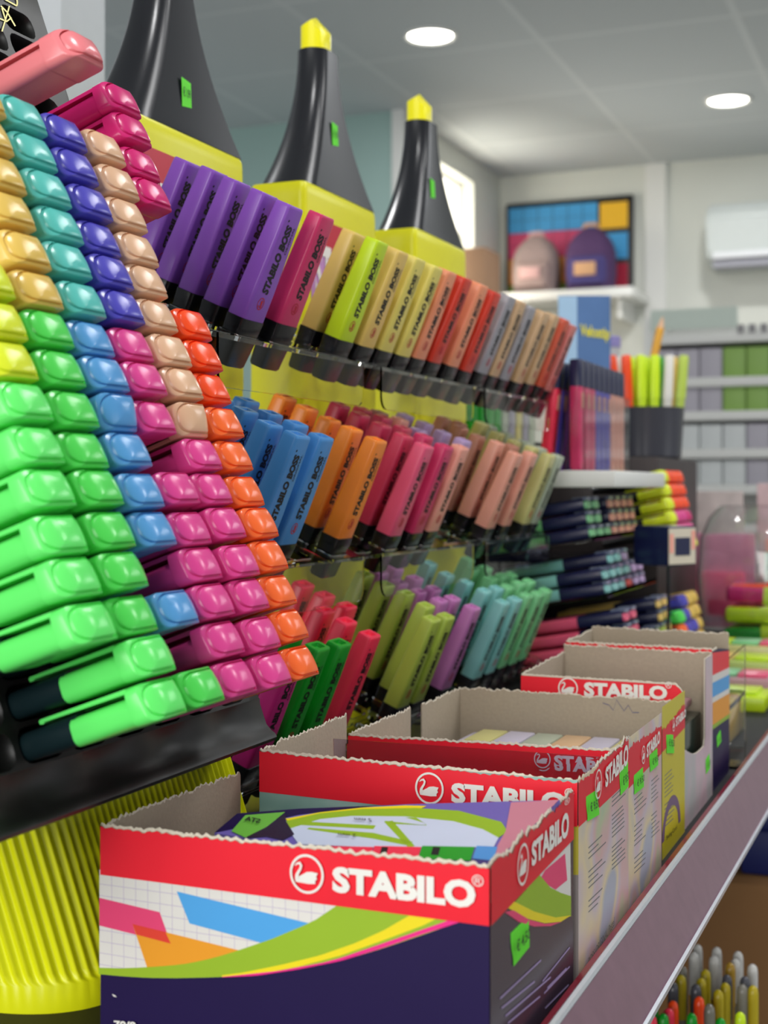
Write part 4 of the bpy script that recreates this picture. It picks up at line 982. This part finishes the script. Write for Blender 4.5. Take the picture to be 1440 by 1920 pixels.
for j, (y, lst) in enumerate(((1.665, [GREEN, ORA, GREEN]), (1.70, [VIO]*4), (1.735, [VIO, VIO, OCH, OCH]), (1.77, [OCH]*4))):
    for r, m in enumerate(lst):
        e = Vector((-.290, y, -.185))+U3*(.0165*r)
        place_capped(e-A3*PEN_L, R2, m, BLACKM, '%s highlighter in the far lower stack, %s row up, %s from the near side' % (NM[id(m)], ORD[r], ORD[j]), 'highlighters stacked in the far rack', 'stacked_highlighter')
t = thing('eraser_box', 'navy box with a cream label panel in front of the far highlighter stack', 'box', (-.283, 1.487, SZ), None, (0, 0, math.radians(-30)))
mk('box', bx(-.030, .018, -.022, .022, .138, .180, bev=.002), NAVY, t)
mk('stand', bx(-.0012, .0012, -.0012, .0012, 0, .138), BLACK, t, smooth=False); mk('foot', bx(-.012, .012, -.012, .012, 0, .002), BLACK, t, smooth=False)
lb2 = mk('label_panel', bx(.0183, .0192, -.021, .021, .140, .178), mat('cream_label', (216, 206, 186), .4), t, smooth=False)
mk('emblem', bx(.0193, .0197, -.012, .012, .149, .168), NAVY, lb2, smooth=False)
mk('tab', bx(.0193, .0197, -.020, -.0145, .152, .172), PCH, lb2, smooth=False); mk('tab', bx(.0193, .0197, .0145, .020, .155, .175), PCH, lb2, smooth=False)
# dark display block with pot, leaflets and tube
db = tag(mk('display_block', bx(-.10, .10, -.15, .15, 0, .261, bev=.003), mat('dark_brown_block', (62, 54, 54), .5), loc=(-.46, 1.97, SZ)), 'dark brown display block carrying the pot of highlighters', 'display block')
ZB = SZ+.261
t = thing('pen_pot', 'dark rounded pot holding upright neon highlighters on the display block', 'pot', (-.412, 1.995, ZB))
bm = bmesh.new(); rr = lathe(bm, [(.046, 0), (.050, .004), (.054, .070), (.055, .074), (.052, .074), (.048, .01)], 28); bm.faces.new(rr[0][::-1]); bm.faces.new(rr[-1]); mk('pot', bm, mat('graphite_plastic', (66, 66, 74), .25), t)
PC = [(ORR, 'orange'), (mat('white_plastic', (226, 222, 214), .35), 'white'), (ORR, 'orange'), (LM, 'lime'), (LM, 'lime'), (LM, 'lime'), (LM, 'lime'), (GRN, 'green'), (mat('white_plastic', (226, 222, 214), .35), 'white'), (OCH, 'ochre'), (CH, 'chartreuse')]
for k, (m, nm) in enumerate(PC):
    a = 2*math.pi*k/len(PC)+.3; u = -.040+.080*k/(len(PC)-1); y = (.012 if k % 2 else -.012)
    dx, dy = u*cs-y*sn, u*sn+y*cs
    r = thing('neon_highlighter', '%s highlighter standing in the dark pot, %s from the left' % (nm, ORD[k]), 'highlighter', (-.412+dx, 1.995+dy, ZB+.012), 'highlighters in the dark pot', (0, u*2.2, TH))
    bm = bmesh.new(); loft(bm, [(0, .008, .010, .003, 0, 0), (.002, .011, .012, .004, 0, 0), (.075, .013, .013, .004, 0, 0)], n=3); mk('barrel', bm, m, r)
    bm = bmesh.new(); loft(bm, [(.075, .0145, .014, .004, 0, 0), (.135, .0135, .013, .004, 0, 0), (.138, .010, .010, .003, 0, 0)], n=3); mk('cap', bm, m, r)
t = thing('leaflet_holder', 'upright blue leaflets with yellow title in a slim holder behind the pot', 'leaflet holder', (-.47, 1.885, ZB), None, (0, 0, TH))
mk('stand', bx(-.03, .03, -.003, .012, 0, .12), BLACK, t, smooth=False)
lf = mk('leaflet', bx(-.042, .030, -.006, -.003, .105, .225), mat('steel_blue_print', (84, 118, 168), .35, noise=.2, scale=20), t, smooth=False)
mk('cover_band', bx(-.042, -.016, -.0066, -.0061, .106, .224), mat('pale_blue_cover', (164, 196, 224), .35), lf, smooth=False)
lettering('title_lettering', 'Velostip', lf, [(-.012, -.0068, .165), (.029, -.0068, .160), (.029, -.0068, .180), (-.012, -.0068, .186)], mat('yellow_ink', (226, 216, 60), .4), (0, -1, 0), .03, .0006)
t = thing('white_tube', 'white tube with a purple lid standing behind the leaflets', 'tube', (-.485, 2.06, ZB))
bm = bmesh.new(); rr = lathe(bm, [(.020, 0), (.020, .17)], 20); bm.faces.new(rr[0][::-1]); bm.faces.new(rr[1]); mk('tube', bm, mat('grey_white_plastic', (200, 198, 204), .4), t)
bm = bmesh.new(); rr = lathe(bm, [(.021, .17), (.021, .185), (.019, .187)], 20); bm.faces.new(rr[2]); mk('lid', bm, mat('lavender_lid', (150, 140, 200), .4), t)
t = thing('orange_pencil', 'orange pencil leaning above the white tube', 'pencil', (-.452, 2.075, ZB), None, (0, .22, TH))
bm = bmesh.new(); cyl(bm, (0, 0, 0), (0, 0, .205), .006, .006, 6); mk('shaft', bm, mat('pencil_orange', (236, 170, 40), .4), t); bm = bmesh.new(); cyl(bm, (0, 0, .205), (0, 0, .222), .006, .001, 6); mk('point', bm, BEI, t)
# clear tub of loose highlighters
t = thing('clear_tub', 'round clear plastic tub of loose neon highlighters at the right edge of the counter', 'tub', (-.245, 1.99, SZ))
bm = bmesh.new(); pr = [(.080, 0), (.088, .006), (.092, .10), (.088, .15), (.076, .178), (.062, .195), (.0615, .1945), (.0755, .1773), (.0873, .1495), (.0912, .10), (.0872, .0065), (.0795, .0008)]
rr = lathe(bm, pr, 36); bm.faces.new(rr[0][::-1]); bm.faces.new(rr[-1]); mk('tub', bm, CLEAR, t)
rnd = random.Random(3)
for k, (m, nm) in enumerate([(GRN, 'green'), (LM, 'lime'), (MT, 'mint'), (LM, 'lime'), (LM, 'lime'), (ORR, 'orange'), (PINK, 'pink'), (ORR, 'orange'), (MAG, 'magenta'), (ORR, 'orange'), (PINK, 'pink')]):
    lay = 0 if k < 4 else (1 if k < 8 else 2); yy = (-.045+.030*(k-4*lay)) + .012*lay; zz = .018+.028*lay
    r = thing('loose_highlighter', '%s loose highlighter in the clear tub, %s layer, %s from the near side' % (nm, ['lower', 'middle', 'upper'][lay], ORD[k-4*lay]), 'highlighter', (-.292, 1.985+yy, SZ+zz), 'loose highlighters in the tub', (0, math.pi/2+.05*(k % 3-1), .06*(k % 2)))
    bm = bmesh.new(); loft(bm, [(0, .014, .016, .003, 0, 0), (.003, .021, .022, .005, 0, 0), (.050, .021, .022, .005, 0, 0)], n=3); mk('barrel', bm, m, r)
    bm = bmesh.new(); loft(bm, [(.050, .024, .025, .006, 0, 0), (.090, .023, .024, .006, 0, 0), (.094, .018, .018, .004, 0, 0)], n=3); mk('cap', bm, m if k % 2 else LM, r)
for k, (x, y, z1, m, nm) in enumerate([(-.34, 2.20, .150, mat('rose_card2', (206, 132, 158), .45, noise=.35, scale=40), 'rose pink'), (-.22, 2.23, .120, mat('mint_card', (170, 206, 184), .45, noise=.2), 'mint'),
                                       (-.38, 2.36, .215, mat('greyish_card', (186, 172, 168), .45, noise=.35, scale=45), 'greyish beige'), (-.25, 2.38, .228, mat('pale_rose_card', (208, 178, 180), .45, noise=.35, scale=45), 'pale rose'), (-.13, 2.36, .170, mat('violet_card2', (196, 110, 160), .45, noise=.3), 'violet pink')]):
    pt = thing('hanging_pack', '%s printed blister pack standing behind the clear tub' % nm, 'blister pack', (x, y, SZ))
    mk('card', bx(-.055, .055, -.004, .004, 0, z1, bev=.002), m, pt); mk('blister', bx(-.04, .04, -.018, -.004, .02, z1*.6, bev=.004), [HPK, MT, BG, PCH, LIL][k], pt); mk('foot', bx(-.03, .03, -.018, .03, 0, .003), WHITE, pt, smooth=False)

# ---------------------------------------------------------------- far end of the shop
# white rack of note packs
RY = 3.55; t = thing('white_wall_rack', 'tall white shelf rack of grey and green packs in the background at right', 'shelf rack', (-.36, RY+.1, FZ))
rl = lambda x, y, z: (x+.36, y-RY-.1, z-FZ)
def rb_(name, x0, x1, y0, y1, z0, z1, m, par=t, bev=0): return mk(name, bx(x0+.36, x1+.36, y0-RY-.1, y1-RY-.1, z0-FZ, z1-FZ, bev=bev), m, par, smooth=bool(bev))
rb_('back_panel', -.72, .35, RY+.22, RY+.24, FZ, .43, WHITE); rb_('upright', -.735, -.715, RY-.02, RY+.24, FZ, .43, WHITE); rb_('upright', .35, .37, RY-.02, RY+.24, FZ, .43, WHITE)
ZS = [.375, .265, .18, .085, -.005, -.10, -.25, -.45, -.7, -1.0]
for k, z in enumerate(ZS): rb_('shelf', -.715, .35, RY-.02, RY+.22, z-.012, z+.012, WHITE, bev=.003)
rb_('header', -.715, -.50, RY-.03, RY-.02, .40, .45, mat('pale_green_header', (196, 208, 198), .5))
bm = bmesh.new()
for k in range(30): box(bm, -.50+.36+.028*k, -.50+.36+.028*k+.016, RY-.03-RY-.1, RY-.022-RY-.1, .385-FZ, .405-FZ)
mk('label_strip', bm, mat('grey_label_ticks', (140, 138, 140), .5), t, smooth=False)
GP = mat('grey_lilac_pack', (176, 172, 182), .5); GRNP = mat('leaf_pack', (136, 172, 86), .5); PWP = mat('pale_pack', (206, 210, 210), .5)
for si, z in enumerate((.265, .18, .085, -.005)):
    for j in range(8):
        x = -.735+.058*j; m = [GP, GP, GP, GRNP, GRNP, GRNP, GP, GP][j] if si < 2 else (PWP if j < 4 else GP)
        tag(mk('paper_pack', bx(-.0275, .0275, -.05, .05, 0, .062 if z < .2 else .074, bev=.002), m, loc=(x+.05, RY+.05, z+.0125)), '%s pack on the white rack, %s shelf from the top, %s from the left' % ({id(GP): 'grey', id(GRNP): 'green', id(PWP): 'pale'}[id(m)], ORD[si], ORD[j]), 'paper pack', 'packs on the white rack')
# air conditioner
t = thing('air_conditioner', 'white wall mounted air conditioner high on the far wall at right', 'air conditioner', (-.50, 5.99, .91))
bm = bmesh.new(); prism(bm, [(-.45, 0, 0), (-.45, -.13, .0), (-.45, -.20, .045), (-.45, -.21, .20), (-.45, -.17, .26), (-.45, 0, .27)], (.9, 0, 0)); bmesh.ops.bevel(bm, geom=bm.edges[:], offset=.012, segments=3, affect='EDGES'); mk('casing', bm, mat('ac_white', (192, 198, 196), .4), t)
mk('vent', bx(-.42, .42, -.195, -.10, -.004, .03), mat('grey_vent', (150, 150, 160), .5), t, smooth=False); mk('louvre', bx(-.42, .42, -.215, -.205, .028, .055, bev=.003), mat('pale_louvre', (214, 216, 220), .4), t)
# wall shelf, poster, backpacks
c0 = onY(905, 556, 5.8); c1 = onY(1200, 560, 5.8)
t = thing('wall_shelf', 'white wall shelf carrying two backpacks below the colourful poster', 'shelf', ((c0.x+c1.x)/2, 6.0, c0.z-.03))
wsx = (c1.x-c0.x)/2; mk('board', bx(-wsx, wsx, -.34, 0, -.02, .02, bev=.006), WHITE, t)
for s in (-.8, .8): mk('bracket', bx(wsx*s-.01, wsx*s+.01, -.28, 0, -.10, -.02), WHITE, t, smooth=False)
SHT = c0.z-.01
YPz = 5.975; q = [onY(950, 548, YPz), onY(1187, 545, YPz), onY(1187, 361, YPz), onY(950, 388, YPz)]
x0, x1 = q[0].x, q[1].x; z1 = (q[2].z+q[3].z)/2; z0 = SHT+.01
t = thing('framed_poster', 'black framed poster of coloured squares on the far wall', 'poster', ((x0+x1)/2, YPz, z0))
W_, H_ = (x1-x0)/2, z1-z0
mk('frame', bx(-W_, W_, -.012, .02, 0, H_, bev=.003), mat('black_frame', (24, 24, 28), .4), t)
bm_cols = [mat('poster_blue', (64, 156, 214), .5), mat('poster_rose', (206, 64, 110), .5), mat('poster_orange', (232, 150, 50), .5), mat('poster_olive', (120, 150, 50), .5)]
bm = bmesh.new(); nx = 6
for r in range(7):
    for c_ in range(nx):
        xa = -W_+.015+c_*(1.42*W_/nx); ze = H_-.02-(r+1)*(H_-.03)/7
        box(bm, xa, xa+1.42*W_/nx-.003, -.0135, -.012, ze, ze+(H_-.03)/7-.002, mi=min(3, [0, 0, 1, 1, 2, 2, 3][r]))
mk('colour_chart', bm, bm_cols, t, smooth=False)
for k, (m, nm) in enumerate(((mat('poster_yellow', (236, 182, 30), .5), 'y'), (bm_cols[0], 'b'), (mat('poster_red', (170, 30, 60), .5), 'r'))):
    ze = H_-.02-(k+1)*(H_-.03)/3; mk('colour_square', bx(W_*.50, W_*.93, -.0136, -.012, ze+.012, ze+(H_-.03)/3-.008, bev=.001), m, t, smooth=False)
def backpack(px, w_, h_, body, pocket, trimm, label):
    p = onY(px, 540, 5.80); r = thing('backpack', label, 'backpack', (p.x, 5.80, SHT+.0105))
    bm = bmesh.new(); secs = []
    for k in range(13):
        t_ = k/12.; e = math.sqrt(max(0, 1-(max(0, t_-.45)/.56)**2.2)) if t_ > .45 else 1
        secs.append((h_*t_, w_*(.92+.08*min(1, t_*4))*max(.30, e), .13*max(.35, e), .04, 0, 0))
    loft(bm, secs, n=5); mk('body', bm, body, r)
    bm = bmesh.new(); loft(bm, [(.02, w_*.74, .05, .02, 0, -.07), (.05, w_*.80, .07, .03, 0, -.07), (h_*.45, w_*.78, .06, .03, 0, -.065), (h_*.52, w_*.66, .03, .014, 0, -.055)], n=5); pk = mk('front_pocket', bm, pocket, r)
    mk('pocket_panel', bx(-w_*.22, w_*.22, -.112, -.104, .05, h_*.40, bev=.003), trimm, pk)
    bm = bmesh.new(); pts = [(-.03, 0, h_*.97), (-.025, 0, h_*1.06), (.025, 0, h_*1.06), (.03, 0, h_*.97)]
    for a, b_ in zip(pts, pts[1:]): cyl(bm, a, b_, .008)
    mk('handle', bm, trimm, r)
backpack(1006, .20, .245, mat('taupe_fabric', (140, 122, 120), .8, noise=.15), mat('taupe_light_fabric', (158, 136, 132), .8, noise=.15), mat('pale_pink_fabric', (200, 160, 158), .8), 'taupe and pink backpack on the wall shelf, the left one')
backpack(1108, .21, .265, mat('plum_fabric', (76, 50, 92), .8, noise=.15), mat('blue_plum_fabric', (72, 64, 120), .8, noise=.15), mat('sandy_patch', (206, 160, 120), .8), 'plum and navy backpack with a sandy patch on the wall shelf, the right one')
p = onY(925, 530, 5.35)
tag(mk('cardboard_carton', bx(-.06, .06, -.1, .1, 0, p.z+.13+1.25, bev=.004), mat('brown_carton', (168, 132, 104), .8), loc=(p.x-.062, 5.35, FZ)), 'tall brown carton standing by the bright window', 'carton')

# ---------------------------------------------------------------- below the rail: gel pens and cartons on the lower shelf
LZ = -.635
gt = thing('gel_pen_tub', 'clear tub of upright gel pens on the lower shelf below the rail', 'pen holder', (-.10, 1.10, LZ))
mk('tub_base', bx(-.11, .16, -.13, .15, 0, .06, bev=.004), mat('smoked_plastic', (60, 56, 52), .2), gt)
WG = mat('white_cap_plastic', (206, 204, 200), .35); GD = mat('gold_ink_tube', (176, 138, 44), .25, noise=.1); CG = mat('clear_grey_tube', (134, 130, 120), .15, noise=.1); DKC = mat('smoky_cap', (84, 84, 92), .2); YLG = mat('mustard_tube', (186, 166, 30), .3)
GEL = [(1308, 1773, WG, CG), (1344, 1778, WG, CG), (1301, 1787, WG, GD), (1339, 1794, WG, GD), (1384, 1786, WG, CG), (1379, 1800, WG, CG), (1369, 1807, GD, GD), (1411, 1810, WG, GD), (1280, 1814, CG, CG), (1277, 1830, YLG, CG),
       (1323, 1820, YLG, CG), (1315, 1836, YLG, CG), (1363, 1830, DKC, CG), (1397, 1833, DKC, CG), (1262, 1844, DKC, CG), (1305, 1848, DKC, CG), (1360, 1845, YLG, CG), (1392, 1848, CG, CG), (1347, 1858, YLG, YLG), (1262, 1879, ORR, ORR),
       (1311, 1871, ORR, ORR), (1225, 1888, GRN, GRN), (1254, 1893, RED, RED), (1244, 1903, GRN, GRN), (1222, 1906, RED, RED), (1297, 1902, GRN, GRN), (1351, 1911, GRN, GRN), (1388, 1900, LM, LM), (1412, 1850, YLG, GD), (1330, 1885, CG, CG)]
gn = {id(WG): 'white', id(GD): 'gold', id(CG): 'clear grey', id(DKC): 'smoky', id(YLG): 'mustard', id(ORR): 'orange', id(GRN): 'green', id(RED): 'red', id(LM): 'lime'}
used = []
for k, (px, py, mc, mb) in enumerate(GEL):
    z = 1.165-(py-1750)/160*.15
    p = ray(px, py)*z
    h = p.z-(LZ+.06)
    near = max(0, 0)
    r = thing('gel_pen', '%s topped gel pen, %s barrel, %s highest in the cluster below the rail' % (gn[id(mc)], gn[id(mb)], ORD[k] if k < 20 else 'lowest' if k == 29 else 'twenty-'+ORD[k-20]), 'gel pen', (p.x, p.y, LZ+.0605), 'gel pens below the rail')
    bm = bmesh.new(); rr = lathe(bm, [(.0030, 0), (.0036, .004), (.0036, h-.030)], 12); bm.faces.new(rr[0][::-1]); bm.faces.new(rr[-1]); mk('barrel', bm, mb, r)
    bm = bmesh.new(); rr = lathe(bm, [(.0042, h-.034), (.0042, h-.006), (.0036, h-.002), (.0018, h), (.0004, h+.0005)], 12); bm.faces.new(rr[0][::-1]); bm.faces.new(rr[-1]); mk('cap', bm, mc, r)
BRC = mat('kraft_carton', (150, 108, 66), .8, noise=.08, scale=12)
tag(mk('kraft_carton', bx(-.24, .34, -.01, .25, 0, .185, bev=.004), BRC, loc=(-.20, 1.62, LZ)), 'large brown kraft carton on the lower shelf behind the gel pens', 'carton')
for k, (x, y, z, nm) in enumerate(((-.10, 1.72, .186, 'lower'), (-.095, 1.74, .258, 'upper'))):
    t = thing('blue_box', '%s of two dark blue boxes stacked on the brown carton below the rail' % nm, 'box', (x, y, LZ+z))
    mk('box', bx(-.13, .11, -.07, .07, 0, .052, bev=.003), mat('deep_blue_card', (30, 40, 104), .4), t); mk('lid', bx(-.132, .112, -.072, .072, .0521, .070, bev=.003), mat('deep_blue_card', (30, 40, 104), .4), t)

# ---------------------------------------------------------------- stand everything on the floor
for o in list(COL.objects):
    if o.parent is None: o.location.z += UP
